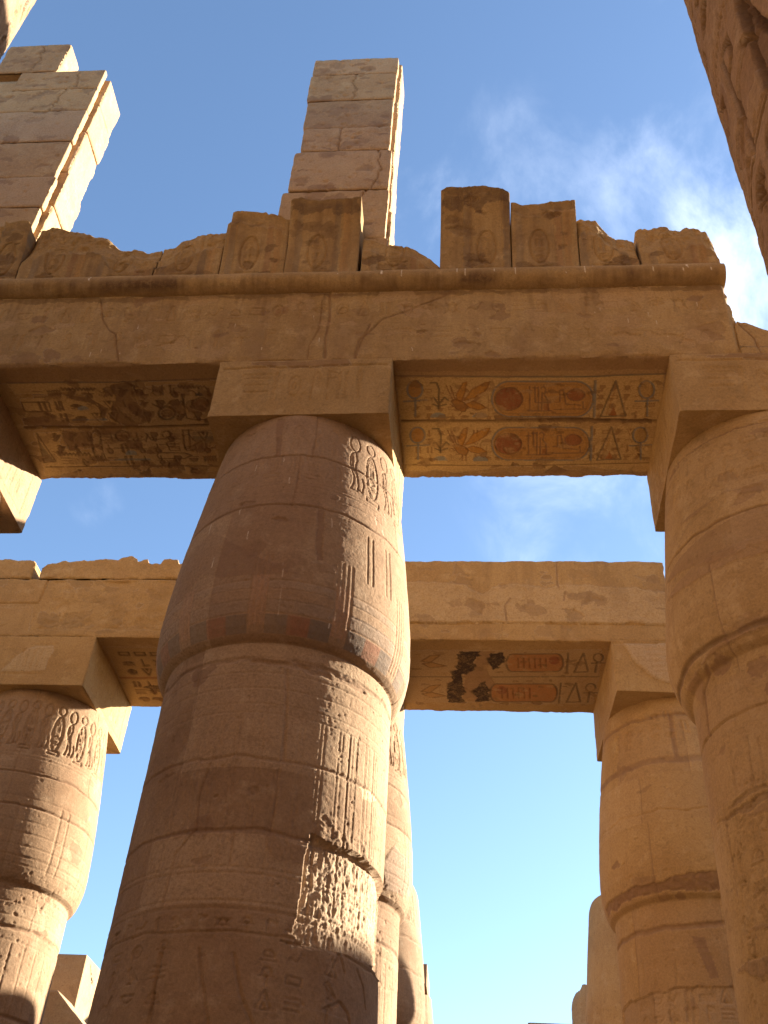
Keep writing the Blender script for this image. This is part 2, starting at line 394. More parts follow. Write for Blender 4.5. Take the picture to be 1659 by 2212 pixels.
BLUE = (.085, .083, .077); RED = (.22, .075, .042); OCH = (.34, .165, .05); PLAST = (.47, .32, .14); DIRT_SHADE = (.12, .068, .036); PATCH = (.19, .108, .062); BLK = (.045, .03, .025); WHT = (.75, .66, .52)

def ringz(ax, y, x): return oncol(x, y, ax)[1]
def frieze(C, z0, z1, a0, a1, cell=.27, d=.018, lw=.017, seed=1):
    """cobras with discs between cartouches"""
    k = 0; a = a0; rng = np.random.RandomState(seed)
    while a < a1:
        if k % 2 == 0:
            for typ, pts in UR['cobra']:
                q = [(a+(px-.5)*cell*1.15, z0+py*(z1-z0)) for px, py in pts]
                C.line(q, lw, d, close=(typ == 'f'))
        else:
            h = z1-z0; w_ = cell*.40
            C.line(circ(a, z1-.10*h, cell*.3, .09*h), lw, d)
            cap = [(a+x, z0+.42*h+y) for x, y in circ(0, 0, w_, .36*h, 0, 2*PI, 20)]
            C.line(cap, lw, d); C.line([(x*.8+a*.2, y*.9+.1*(z0+.42*h)) for x, y in cap], lw*.7, d*.7)
            for j in range(4): C.glyph(['disk', 'man', 'ripple', 'bird', 'reeds', 'eye'][rng.randint(6)], a, z0+(.20+.15*j)*h, w_*1.2, .14*h, d*.8, lw*.55)
            C.line([(a-w_, z0-.02), (a+w_, z0-.02), (a+w_, z0+.05*h), (a-w_, z0+.05*h)], lw, d, close=True)
        a += cell*1.08; k += 1
def ribbons(C, zt, zb, phases, w_=.16, d=.014, paint=True, gray=True):
    """vertical ribbon pairs on the capital with painted blocks between them"""
    per = 1.02
    for p in phases:
        for o in (-.5, -.17, .17, .5): C.line([(p+o*w_*1.15, zb-.05), (p+o*w_*1.15, zt)], .013, d*.7)
        if paint: C.fill([(p-w_*.6, zb-.02), (p+w_*.6, zb-.02), (p+w_*.6, zb+.72), (p-w_*.6, zb+.72)], 0, (.38, .20, .12), .35)
        a0 = p+w_*.62; a1 = p+per-w_*.62
        for z in (zb+.14, zb+.32, zb+.5, zb+.64): C.line([(a0, z), (a1, z)], .013, d*.6)
        if paint:
            n = 3; ww = (a1-a0)/n
            for i in range(n): C.fill([(a0+i*ww, zb-.12), (a0+(i+1)*ww, zb-.12), (a0+(i+1)*ww, zb+.13), (a0+i*ww, zb+.13)], 0, RED if i == 1 else BLUE, .62)
            if gray:
                C.fill([(a0, zb+.15), (a1, zb+.15), (a1, zb+.34), (a0, zb+.34)], 0, (.24, .19, .15), .42)
                C.fill([(a0, zb+.5), (a1, zb+.5), (a1, zb+.63), (a0, zb+.63)], 0, (.30, .23, .17), .3)
def stems(C, zt, zb, a0, a1, seed=2, d=.006, gap=.2):
    rng = np.random.RandomState(seed); a = a0
    while a < a1:
        for o in (0, .055): C.line([(a+o, zt), (a+o*1.1, zb)], .012, d)
        a += gap*rng.uniform(.8, 1.25)
def rings(C, zs, d=.014, w_=.014, a0=None, a1=None):
    for z in zs: C.joint(z, a0, a1, w_, d*.55, wob=.006)
def drips(C, n, rng, box, l=(.05, .2), col=WHT):
    for _ in range(n):
        x = rng.uniform(box[0], box[1]); y = rng.uniform(box[2], box[3]); C.line([(x, y), (x+.004, y-rng.uniform(*l))], .008, 0, col, .6)

def drum_tints(C, zs, seed):
    rng = np.random.RandomState(seed)
    for z0, z1 in zip(zs[:-1], zs[1:]):
        aa = np.cumsum(rng.uniform(.9, 2.2, 8))-4.5
        for a0, a1 in zip(aa[:-1], aa[1:]):
            v = rng.uniform(-1, 1); col = (.47, .33, .20) if v > 0 else (.27, .165, .10)
            C.fill([(a0, z0), (a1, z0), (a1, z1), (a0, z1)], .004*v, col, abs(v)*.35)
            if rng.rand() < .5: C.line([(a0, z0), (a0+.02, (z0+z1)/2), (a0, z1)], .014, .012, PATCH, .5)
def mortar(C, n, rng, box, col=PATCH, r=(.05, .3)):
    for _ in range(n):
        x = rng.uniform(box[0], box[1]); y = rng.uniform(box[2], box[3]); a = rng.uniform(*r); b = a*rng.uniform(.25, .8)
        C.fill([(x+p[0], y+p[1]) for p in circ(0, 0, a, b)], rng.uniform(-.015, .006), col, rng.uniform(.3, .7), rag=a*.9)
def deco_A1(C, ax, cen):
    rng = np.random.RandomState(3)
    def P(u, v, rr=None):
        th, z = oncol(u, v, ax, rr); return ((th-cen)*1.6, z)
    frieze(C, 11.55, 12.75, -2.6, .55, .27, .009, .016); frieze(C, 11.5, 12.8, .70, 2.6, .31, .016, .014)
    rings(C, [11.42, 11.36, 11.2], .008)
    rings(C, [10.6, 10.3, 10.1], .007, -1.0, 2.6)
    # plaster repairs between drums
    C.fill([P(x, y) for x, y in [(395, 1235), (420, 1190), (455, 1155), (478, 1160), (520, 1180), (560, 1205), (600, 1215), (640, 1238), (585, 1240), (480, 1250), (440, 1240), (400, 1290), (380, 1310)]], .004, PATCH, .75, rag=.05)
    C.fill([P(x, y) for x, y in [(686, 1100), (700, 1100), (698, 1210), (684, 1210)]], -.012, PATCH, .8, rag=.02)
    C.fill([P(x, y) for x, y in [(600, 905), (616, 905), (606, 985), (596, 985)]], -.012, PATCH, .8, rag=.02)
    C.joint(ringz(ax, 984, 665), w=.022, d=.02, wob=.05, col=PATCH, seed=1)
    C.joint(ringz(ax, 1092, 660), w=.022, d=.018, wob=.05, col=PATCH, seed=2)
    C.line([P(600, 1330), P(610, 1250), P(612, 1215)], .006, 0, WHT, .5)
    zb = 8.92
    ribbons(C, 10.05, zb, [-2.45, -1.43, -.41, .61, 1.63], .17, .014)
    # pale double band right side, carved between ribbons
    for a in (.93, 1.02, 1.28, 1.37): C.line([(a, 9.9), (a, 10.75)], .014, .014)
    rings(C, [8.72, 8.5, 8.28, 8.06, 7.84, 7.72], .014, .014)
    z = ringz(ax, 1425, 585)
    C.joint(z, w=.04, d=.016, wob=.09, col=PATCH, seed=5); C.joint(z-.06, -.4, 1.2, w=.05, d=.02, wob=.14, col=PATCH, seed=6)
    C.fill([P(625, 1420), P(700, 1440), P(720, 1470), P(640, 1440)], -.01, PATCH, .7, rag=.04)
    C.line([P(620, 1450), P(618, 1530), P(612, 1640)], .03, .014, PATCH, .7)
    stems(C, 7.70, 5.72, -2.2, 2.4, gap=.26)
    for a in (1.02, 1.16, 1.32, 1.52): C.line([(a, 7.72), (a, 5.5)], .012, .012)
    for yy, xx, s_ in ((1640, 600, 3), (1795, 560, 4)): C.joint(ringz(ax, yy, xx), w=.028, d=.014, wob=.05, col=PATCH, seed=s_)
    C.line([P(455, 1650), P(430, 1720), P(425, 1790), P(380, 1845), P(350, 1960)], .016, .014, PATCH, .6)
    C.line([P(505, 1800), P(495, 1865)], .02, .012, PATCH, .5)
    C.fill([P(405, 1800), P(425, 1765), P(455, 1760), P(460, 1795), P(430, 1815)], .004, PATCH, .6, rag=.04)
    C.fill([P(775, 1700), P(800, 1710), P(815, 1730), P(800, 1735), P(782, 1725)], .004, (.55, .38, .22), .8, rag=.02)
    rings(C, [ringz(ax, 1872, 500), ringz(ax, 1885, 500), ringz(ax, 1945, 500), ringz(ax, 1962, 500)], .016, .016)
    zt0 = ringz(ax, 1965, 500)-.03; zt1 = ringz(ax, 2012, 500)
    rng2 = np.random.RandomState(11)
    C.text(-1.9, 1.1, zt1+.02, zt0-.02, rng2, .26, .014, .014)
    C.joint(zt1, w=.02, d=.016, wob=.03)
    for a, n in ((-1.6, 2), (-1.25, 2), (-.9, 1), (.25, 2), (.55, 2), (1.0, 2)):
        C.text(a-.13, a+.13, zt1-.75, zt1-.06, rng2, .22, .014, .014)
    # large carved figures
    for q in ([(505, 2060), (520, 2150), (545, 2212)], [(350, 2060), (335, 2130), (320, 2212)], [(430, 2050), (436, 2120), (450, 2212)], [(345, 2060), (330, 2150), (326, 2212)], [(700, 2180), (735, 2165), (752, 2190), (755, 2212)]):
        C.line([P(*p) for p in q], .022, .02)
    for q in ([(720, 2090), (735, 2060), (745, 2100)], [(772, 2095), (785, 2130), (790, 2180)]): C.line([P(*p) for p in q], .016, .018)
    drum_tints(C, [4.5, 5.4, 6.2, 7.0, 8.72, 10.9, 12.0, 13.1], 1)
    # broken-out, roughly tooled recess low on the lit side
    Z7 = lambda x, y: P(x/2, 1590+y/2, 1.54)
    poly = [Z7(*p) for p in [(1338, 428), (1440, 480), (1540, 520), (1590, 565), (1640, 600), (1655, 1010), (1560, 975), (1400, 930), (1290, 900), (1262, 860), (1290, 700), (1318, 500)]]
    e = poly[4]; poly[4] = (e[0]+.5, e[1]-.1); e = poly[5]; poly[5] = (e[0]+.5, e[1]-.2)
    sl, m = C.inside(np.array(poly))
    C.fill(poly, -.095, (.50, .36, .23), .5, rag=.02)
    sl, m = C.inside(np.array(poly))
    C.H[sl] += m*(.034*fbm(C.A[sl]*24, C.B[sl]*10, 4, 5)+.022*fbm(C.A[sl]*50, C.B[sl]*36, 6, 3)+.01)
    C.fill([Z7(*p) for p in [(1340, 380), (1420, 330), (1460, 420), (1560, 480), (1600, 560), (1440, 490), (1345, 440)]], .0, None, 0, rag=.03, rough=.05)
    C.fill([Z7(*p) for p in [(1190, 895), (1300, 905), (1400, 935), (1300, 925)]], -.03, None, 0, rag=.02)
    C.pits(260, rng, r=(.008, .02), d=(.006, .014), box=(.6, 2.3, 5.2, 8.7))
    C.pits(160, rng, r=(.008, .025), d=(.005, .014), box=(-2.4, 2.4, 4.5, 13))
    drips(C, 14, rng, (-1.8, 1.4, 9., 12.4)); mortar(C, 16, rng, (-2.2, 1.0, 4.4, 12.8))


def ab_front(C, seed):
    LW = .02
    rng = np.random.RandomState(seed); x0, x1 = C.a[0], C.a[-1]; z0, z1 = C.b[0], C.b[-1]
    w_ = x1-x0; h = z1-z0
    C.joint(z1-.12*h, x0+.1, x1-.1, w=.03, d=.022, wob=.05, seed=seed)
    C.fill([(x0+.2*w_, z1), (x0+.75*w_, z1), (x0+.78*w_, z1-.10*h), (x0+.45*w_, z1-.13*h), (x0+.2*w_, z1-.06*h)], .004, PATCH, .6, rag=.07)
    C.glyph('bars', x0+.24*w_, z0+.55*h, .17*w_, .42*h, .014, LW)
    C.glyph('ripple', x0+.24*w_, z0+.75*h, .17*w_, .10*h, .012, LW)
    for k, gx in (('reed', .35), ('disk', .46), ('hook', .58), ('flag', .66), ('reeds', .74), ('reed', .83)):
        C.glyph(k, x0+gx*w_, z0+.52*h, .10*w_, .55*h, .014, LW)
    C.text(x0+.42*w_, x0+.55*w_, z0+.2*h, z0+.42*h, rng, .2, .012, LW)
def ab_side(C, seed):
    a0, a1 = C.a[0], C.a[-1]; z0, z1 = C.b[0], C.b[-1]; w_ = a1-a0; h = z1-z0
    C.line([(a0+.12*w_, z0+.14*h), (a1-.12*w_, z0+.14*h), (a1-.12*w_, z1-.16*h), (a0+.12*w_, z1-.16*h)], .02, .02, close=True)
    rng = np.random.RandomState(seed)
    for i in range(9): 
        a = a0+w_*(.18+.07*i); C.line([(a, z0+.25*h), (a+.04, z1-.25*h)], .014, .018)
    C.text(a0+.2*w_, a1-.2*w_, z0+.28*h, z1-.28*h, rng, .3, .014, .014)

column('massive closed-bud column in the centre, shadowed in front and sunlit down its right edge', A1, face(A1), 1.95, .0135, 3.6, deco_A1,
       dict(x0=-4.12, x1=-1.27, y0=11.01, y1=13.9, rot=-.012, step=.017, decor={0: lambda C: ab_front(C, 5), 1: lambda C: ab_side(C, 6)}, chip=.02), seed=1, amat=M_BEAM)

def deco_A2(C, ax, cen):
    rng = np.random.RandomState(8)
    def P(u, v):
        th, z = oncol(u, v, ax); return ((th-cen)*1.6, z)
    Z3 = lambda x, y: P(1244.2+x*.25, 691.2+y*.25)
    Z5 = lambda x, y: P(1244.2+x*.25, 1296+y*.25)
    Z8 = lambda x, y: P(829.5+x/2, 1590+y/2)
    C.joint(Z3(1300, 960)[1], w=.02, d=.016, wob=.06, seed=3, col=PATCH)
    C.text(-1.6, 1.2, 11.6, 12.9, rng, .34, .016, .018); C.joint(11.0, w=.03, d=.03, wob=.06, seed=13, col=PATCH); C.text(-1.6, 1.2, 5.2, 6.6, rng, .34, .016, .018)
    # smooth plaster covering most of the capital, with a clear edge
    C.fill([Z3(*p) for p in [(770, 1990), (900, 1790), (1060, 1680), (1200, 1560), (1300, 1465), (1400, 1505), (1659, 1490), (1900, 1470), (1900, 2100), (1659, 1920), (1400, 2030), (1200, 2100), (1000, 2150), (790, 2300)]], .010, PATCH, .45, rag=.03)
    C.fill([Z5(*p) for p in [(775, 180), (800, 30), (1000, -120), (1659, -400), (1900, -450), (1900, 60), (1659, 110), (1480, 190), (1300, 290), (1120, 450), (1010, 620), (985, 900), (900, 780), (820, 550)]], .014, (0.259, 0.154, 0.081), .6, rag=.02)
    C.joint(Z5(1500, 150)[1]-.1, w=.05, d=.03, wob=.05, seed=9, col=DIRT_SHADE)
    rings(C, [8.45, 8.2, 7.95], .010)
    C.line([Z5(1085, 560), Z5(1110, 800), Z5(1150, 1210)], .035, .02, PATCH, .7)
    C.joint(Z5(1320, 1030)[1], w=.03, d=.03, wob=.05, seed=4)
    rings(C, [7.0, 6.8], .012)
    for x in (1320, 1480, 1580): C.line([Z5(x, 1190), Z5(x+25, 1400), Z5(x+75, 1700)], .014, .014)
    stems(C, 7.0, 3.5, -1.6, 1.6, seed=5, d=.011, gap=.26)
    C.fill([Z8(*p) for p in [(1420, 370), (1480, 320), (1540, 250), (1659, 200), (1800, 190), (1800, 290), (1659, 280), (1560, 330), (1440, 390)]], -.02, (0.210, 0.133, 0.077), .6, rag=.06, rough=.03)
    C.fill([Z8(*p) for p in [(1430, 420), (1560, 340), (1700, 330), (1700, 820), (1560, 850), (1500, 950), (1440, 820)]], .008, (0.231, 0.140, 0.077), .55, rag=.05)
    C.fill([Z8(*p) for p in [(1530, 1020), (1640, 1040), (1800, 1010), (1800, 1300), (1480, 1300), (1490, 1130)]], .014, (0.210, 0.130, 0.073), .6, rag=.05)
    C.glyph('man', *Z8(1620, 960), .35, .55, .016, .016)
    C.line([Z8(1460, 800), Z8(1600, 700), Z8(1659, 640)], .02, .012)
    drum_tints(C, [3.6, 4.8, 6.1, 7.2, 8.72, 10.3, 11.6, 13.1], 4); mortar(C, 14, rng, (-1.6, 1.2, 4, 12.8))
    C.pits(200, rng, r=(.01, .03), d=(.005, .02), box=(-1.4, 1.2, 6.2, 7.3)); C.pits(260, rng, r=(.01, .03), d=(.006, .02), box=(-1.6, 1.2, 4, 13))
    C.fill([Z5(*p) for p in [(1310, 1290), (1500, 1200), (1600, 1560), (1440, 1659), (1330, 1500)]], -.004, None, 0, rag=.04, rough=.02)
column('tall shaded column on the right with smooth plaster over its bud capital', A2, face(A2), 1.75, .016, 3.6, deco_A2,
       dict(x0=3.11, x1=6.0, y0=11.01, y1=13.88, step=.022, decor={0: lambda C: ab_front(C, 15), 3: lambda C: ab_side(C, 16)}, chip=.02), seed=12, mat=M_BEAM, prof=lambda z: r_of(z-.2*np.clip((13-z)/3.2, 0, 1))+.03*np.exp(-((z-9.6)/.5)**2))

def deco_plain(C, ax, cen, seed=0, d=.012):
    rng = np.random.RandomState(seed)
    frieze(C, 11.5, 12.7, -2.4, 2.4, .28, d*1.5, .022, seed)
    rings(C, [11.38, 11.3, 11.0, 10.4], d*.8, .018)
    C.joint(11.0+.2*fbm(np.array([seed]), np.array([1.]))[0], w=.03, d=.025, wob=.06, seed=seed, col=PATCH)
    C.joint(10.2, w=.03, d=.025, wob=.06, seed=seed+1, col=PATCH)
    rings(C, [9.9, 9.65, 9.4, 9.2, 9.05], d, .016)
    for p in np.arange(-2.5, 2.6, .85):
        for o in (-.09, .09): C.line([(p+o, 9.0), (p+o, 10.35)], .017, d*.8)
    rings(C, [8.6, 8.4, 8.15, 7.9, 7.7], d, .016)
    C.joint(7.95, w=.05, d=.03, wob=.07, seed=seed+2, col=PATCH)
    for p in np.arange(-2.4, 2.5, .3): C.line([(p, 7.65), (p, 4.5)], .015, d*.8)
    C.joint(6.4, w=.05, d=.03, wob=.06, seed=seed+3, col=PATCH); C.joint(5.1, w=.04, d=.03, wob=.06, seed=seed+4, col=PATCH)
    drum_tints(C, [4., 5.1, 6.4, 7.95, 8.72, 10.2, 11., 13.1], seed); mortar(C, 14, rng, (-2, 2.2, 5, 12.8))
    C.pits(220, rng, r=(.015, .035), d=(.008, .02), box=(-2, 2.4, 7, 9))
    C.pits(150, rng, r=(.012, .03), d=(.006, .016), box=(-2, 2.4, 5, 13))
def deco_B0(C, ax, cen): deco_plain(C, ax, cen, 21, .018)
def deco_B1(C, ax, cen):
    deco_plain(C, ax, cen, 31, .016)
    C.fill([(1.0, 9.3), (1.3, 9.75), (1.8, 9.7), (1.95, 9.2), (1.8, 8.95), (1.2, 8.9)], .012, (0.294, 0.203, 0.140), .7, rag=.04)
def deco_B2(C, ax, cen):
    rng = np.random.RandomState(41)
    def P(u, v):
        th, z = oncol(u, v, ax); return ((th-cen)*1.6, z)
    Z5 = lambda x, y: P(1244.2+x*.25, 1296+y*.25); Z8 = lambda x, y: P(829.5+x/2, 1590+y/2)
    C.text(-1.4, .8, 11.9, 12.7, rng, .3, .018, .022); C.text(-1.4, .8, 6.6, 7.2, rng, .3, .018, .022)
    C.joint(Z5(800, 990)[1], w=.05, d=.02, wob=.05, seed=1, col=PATCH)
    C.line([Z5(815, 1000), Z5(840, 1180), Z5(870, 1340)], .06, .012, PATCH, .7)
    C.joint(Z5(900, 1370)[1], w=.09, d=.014, wob=.06, seed=2, col=PATCH)
    C.joint(Z8(1200, 320)[1], w=.022, d=.02, wob=.12, seed=3)
    z = Z8(1250, 640)[1]
    C.fill([(-2.2, z-.1), (2, z-.1), (2, z+.16), (.6, z+.24), (0, z+.2), (-.4, z+.08), (-2.2, z+.07)], -.02, (0.175, 0.095, 0.059), .75, rag=.07, rough=.04)
    C.joint(Z8(1250, 820)[1], w=.06, d=.03, wob=.07, seed=4, col=PATCH)
    C.fill([Z8(*p) for p in [(1330, 860), (1385, 870), (1450, 1040), (1410, 1050)]], .0, PATCH, .8, rag=.02)
    rings(C, [Z8(1250, 930)[1]], .012, .016)
    for x in (1120, 1170, 1260): C.line([Z8(x, 970), Z8(x+8, 1090)], .018, .014)
    z = Z8(1300, 1080)[1]
    C.fill([(-2.2, z-4), (2.2, z-4), (2.2, z), (-2.2, z-.05)], -.035, (0.231, 0.147, 0.084), .6, rag=.05)
    C.glyph('man', *Z8(1245, 1170), .3, .5, .014, .02); C.glyph('reeds', *Z8(1330, 1150), .3, .5, .014, .02)
    drum_tints(C, [5., 6.4, 7.2, 8.72, 10.2, 11.2, 12.4, 13.1], 9); mortar(C, 14, rng, (-1.6, 1.2, 5, 12.8))
    C.pits(260, rng, r=(.012, .03), d=(.006, .02), box=(-1.6, 1.2, 5, 13))

def B0_front(C):
    C.fill([(-10.55, 13.35), (-9.55, 13.35), (-9.5, 14.0), (-9.75, 14.0), (-10.1, 13.95), (-10.3, 13.7)], .012, (0.420, 0.308, 0.182), .6, rag=.04)
    for x in (-10.2, -10.05, -9.9, -9.75): C.line([(x, 13.42), (x+.02, 13.9)], .02, .02)
    C.line([(-10.7, 13.28), (-9.6, 13.28)], .02, .015); C.line([(-10.0, 14.05), (-9.4, 14.05)], .02, .015)
column('sunlit column at the left edge with carved cobras and cartouches below its abacus', B0, face(B0), 1.9, .021, 5.5, deco_B0,
       dict(x0=-11.3, x1=-8.57, y0=19.2, y1=22.42, step=.028, decor={1: lambda C: ab_side(C, 26), 0: B0_front}), mat=M_COL, seed=22, amat=M_FAR)
column('column mostly hidden behind the central one, only its sunlit right edge showing', B1, face(B1), 1.9, .021, 5.5, deco_B1,
       dict(x0=-4.35, x1=-1.68, y0=19.2, y1=22.4, step=.035, decor={1: lambda C: ab_side(C, 36)}), seed=33)
def B2_front(C):
    C.fill([(3.25, 14.2), (3.45, 13.75), (3.75, 13.38), (4.1, 13.22), (5.6, 13.22), (5.6, 14.2)], .028, (0.420, 0.301, 0.189), .6, rag=.02)
    C.glyph('pool', 4.0, 13.95, .7, .35, .014, .02); C.glyph('bars', 4.05, 13.6, .5, .4, .014, .02); C.glyph('reed', 4.5, 13.75, .35, .7, .014, .02)
    C.joint(14.2, w=.04, d=.02, wob=.03)
column('shaded golden column between the right column and the sky, with a worn dark band below its bud', B2, face(B2), 1.75, .021, 5.5, deco_B2,
       dict(x0=2.95, x1=5.7, y0=19.2, y1=22.4, rot=.04, step=.028, decor={0: B2_front, 3: lambda C: ab_side(C, 46)}), seed=44, amat=M_FAR, mat=M_FAR)
def deco_A0(C, ax, cen): deco_plain(C, ax, cen, 51, .014)
column('column at the far left edge beside the painted ceiling, only its lit abacus corner in view', A0, face(A0), 1.9, .025, 8., deco_A0,
       dict(x0=-10.95, x1=-8.12, y0=11.01, y1=13.92, step=.022, decor={1: lambda C: ab_side(C, 56)}, chip=.04), seed=55)
# roofless columns farther back
GB = 'broken columns in the back rows'
bz = lambda z, s, a=.25: (lambda th: z+a*2*fbm(np.cos(th)*1.5+5, np.sin(th)*1.5+5, s))
def deco_C(s): return lambda C, ax, cen: deco_plain(C, ax, cen, s, .012)
column('pale broken column without abacus behind the sunlit one at the centre', (-3.12, 30.2), face((-3.12, 30.2)), 1.8, .035, 8., deco_C(61), None, seed=66, broken=bz(12.95, 3, .1), group=GB)
column('distant column sliver with a square block on top, low in the centre', (-3.05, 38.5), face((-3.05, 38.5)), 1.8, .05, 8., deco_C(71),
       dict(x0=-4.0, x1=-1.6, y0=37., y1=39.6, z0=12.0, z1=12.75, step=.08), seed=77, ztop=12.0, group=GB)
column('smooth rounded broken column just left of the golden one on the right', (5.0, 31.6), face((5.0, 31.6)), 1.8, .035, 7., None, None, seed=88, broken=lambda th: 13.35-.55*np.clip(-np.cos(th)-.75, 0, 1)*4*.3+.0*th, group=GB, mat=M_FAR, prof=lambda z: 1.5+np.clip(13.3-z, 0, 3.5)*.1)
column('lower broken column stump farther back on the right', (4.95, 37.6), face((4.95, 37.6)), 1.8, .05, 7., deco_C(91), None, seed=99, ztop=12.3, broken=bz(12.15, 6, .4), group=GB, mat=M_FAR, prof=lambda z: 1.66+0*z)

# ------------------------------------------------------------------ architrave over the near row
tA = thing('architrave', 'long architrave with painted underside, round moulding and jagged cornice across the centre', 'architrave', (-3, 12.4, 14.27))
XS = np.concatenate([np.arange(-16, -8.6, .08), np.arange(-8.6, 4.22, .0155), [4.24]])
DISP = lambda axis, val: (lambda u, v: tuple(on(u, v, axis, val)))
def front_A(C):
    rng = np.random.RandomState(4)
    P = lambda u, v: (on(u, v, 1, 11.03)[0], on(u, v, 1, 11.03)[2])
    for q, w_ in (([(218, 650), (222, 690), (236, 714), (250, 722), (252, 750), (256, 778)], .018), ([(713, 630), (712, 690), (703, 730), (702, 772)], .03), ([(696, 650), (690, 710), (668, 745), (664, 772)], .015),
                  ([(960, 640), (880, 670), (825, 690), (800, 715), (775, 735), (765, 772)], .02), ([(800, 700), (780, 740), (768, 772)], .02)):
        C.line([P(*p) for p in q], w_, .02, PATCH, .7)
    for y, x0, x1 in ((700, 0, 900), (668, 0, 500), (715, 900, 1560), (690, 960, 1500)): C.line([P(x0, y), P(x1, y-2)], .012, .006)
    C.text(-8.4, -2.0, 15.3, 15.85, rng, .38, .015, .018)
    C.text(-8.4, -3.2, 14.6, 15.15, rng, .42, .012, .018)
    C.text(-2.4, 4.0, 15.35, 15.85, rng, .38, .015, .018)
    C.text(-1.2, 2.6, 14.7, 15.2, rng, .45, .011, .018)
    for u in (1095, 1110, 1125, 1140): C.line([P(u-10, 640+(u-1095)*.6), P(u+60, 640+(u-1095)*.6)], .014, .01)
    # traces of ochre plaster and red paint high on the face
    for u, v, rx, ry, c in ((720, 655, 60, 18, (0.406, 0.294, 0.140)), (790, 665, 45, 14, (0.406, 0.294, 0.140)), (700, 735, 60, 14, (0.406, 0.301, 0.161)), (560, 665, 60, 12, (0.392, 0.273, 0.140)), (640, 650, 14, 7, RED), (620, 668, 12, 5, RED), (1110, 650, 70, 16, (0.406, 0.294, 0.154)), (1010, 655, 40, 12, (0.406, 0.294, 0.154)), (1390, 660, 60, 14, (0.399, 0.294, 0.168)), (1230, 655, 30, 14, (0.308, 0.182, 0.084)), (300, 660, 60, 10, (0.392, 0.280, 0.140)), (60, 655, 70, 9, (0.392, 0.280, 0.140))):
        C.fill([P(u+x, v+y) for x, y in circ(0, 0, rx, ry)], 0, (c[0]*.9, c[1]*.82, c[2]*.75), .28, rag=.26)
    C.fill([(-9, 16.05), (-9, 15.92), (-4.5, 15.93), (-3, 15.96), (1, 15.94), (4.2, 15.9), (4.2, 16.05)], 0, DIRT_SHADE, .6, rag=.08)  # dirt plus painted shade right under the round moulding
    C.blend((slice(None), slice(None)), np.clip(.15+1.2*fbm(C.A*2.5, C.B*.8, 77)+.5*fbm(C.A*14, C.B*1.2, 78), 0, .5), (.19, .11, .058))
    for i in range(110):
        x = rng.uniform(-9, 4.1); C.line([(x, 16.04), (x+rng.uniform(-.03, .03), 16.0-rng.exponential(.22))], rng.uniform(.01, .05), 0, DIRT_SHADE, .22)
    drips(C, 18, rng, (-8, 4, 14.5, 15.6), l=(.03, .12)); mortar(C, 40, rng, (-8.5, 4, 14.3, 16.), r=(.03, .25)); mortar(C, 30, rng, (-8.5, 4, 14.3, 16.), (0.364, 0.238, 0.126), r=(.05, .4))
    C.H -= .03*np.clip(fbm(C.A*3.2, C.B*.5, 9)+.12, 0, 1)*np.clip((14.42-C.B)/.15, 0, 1)*3
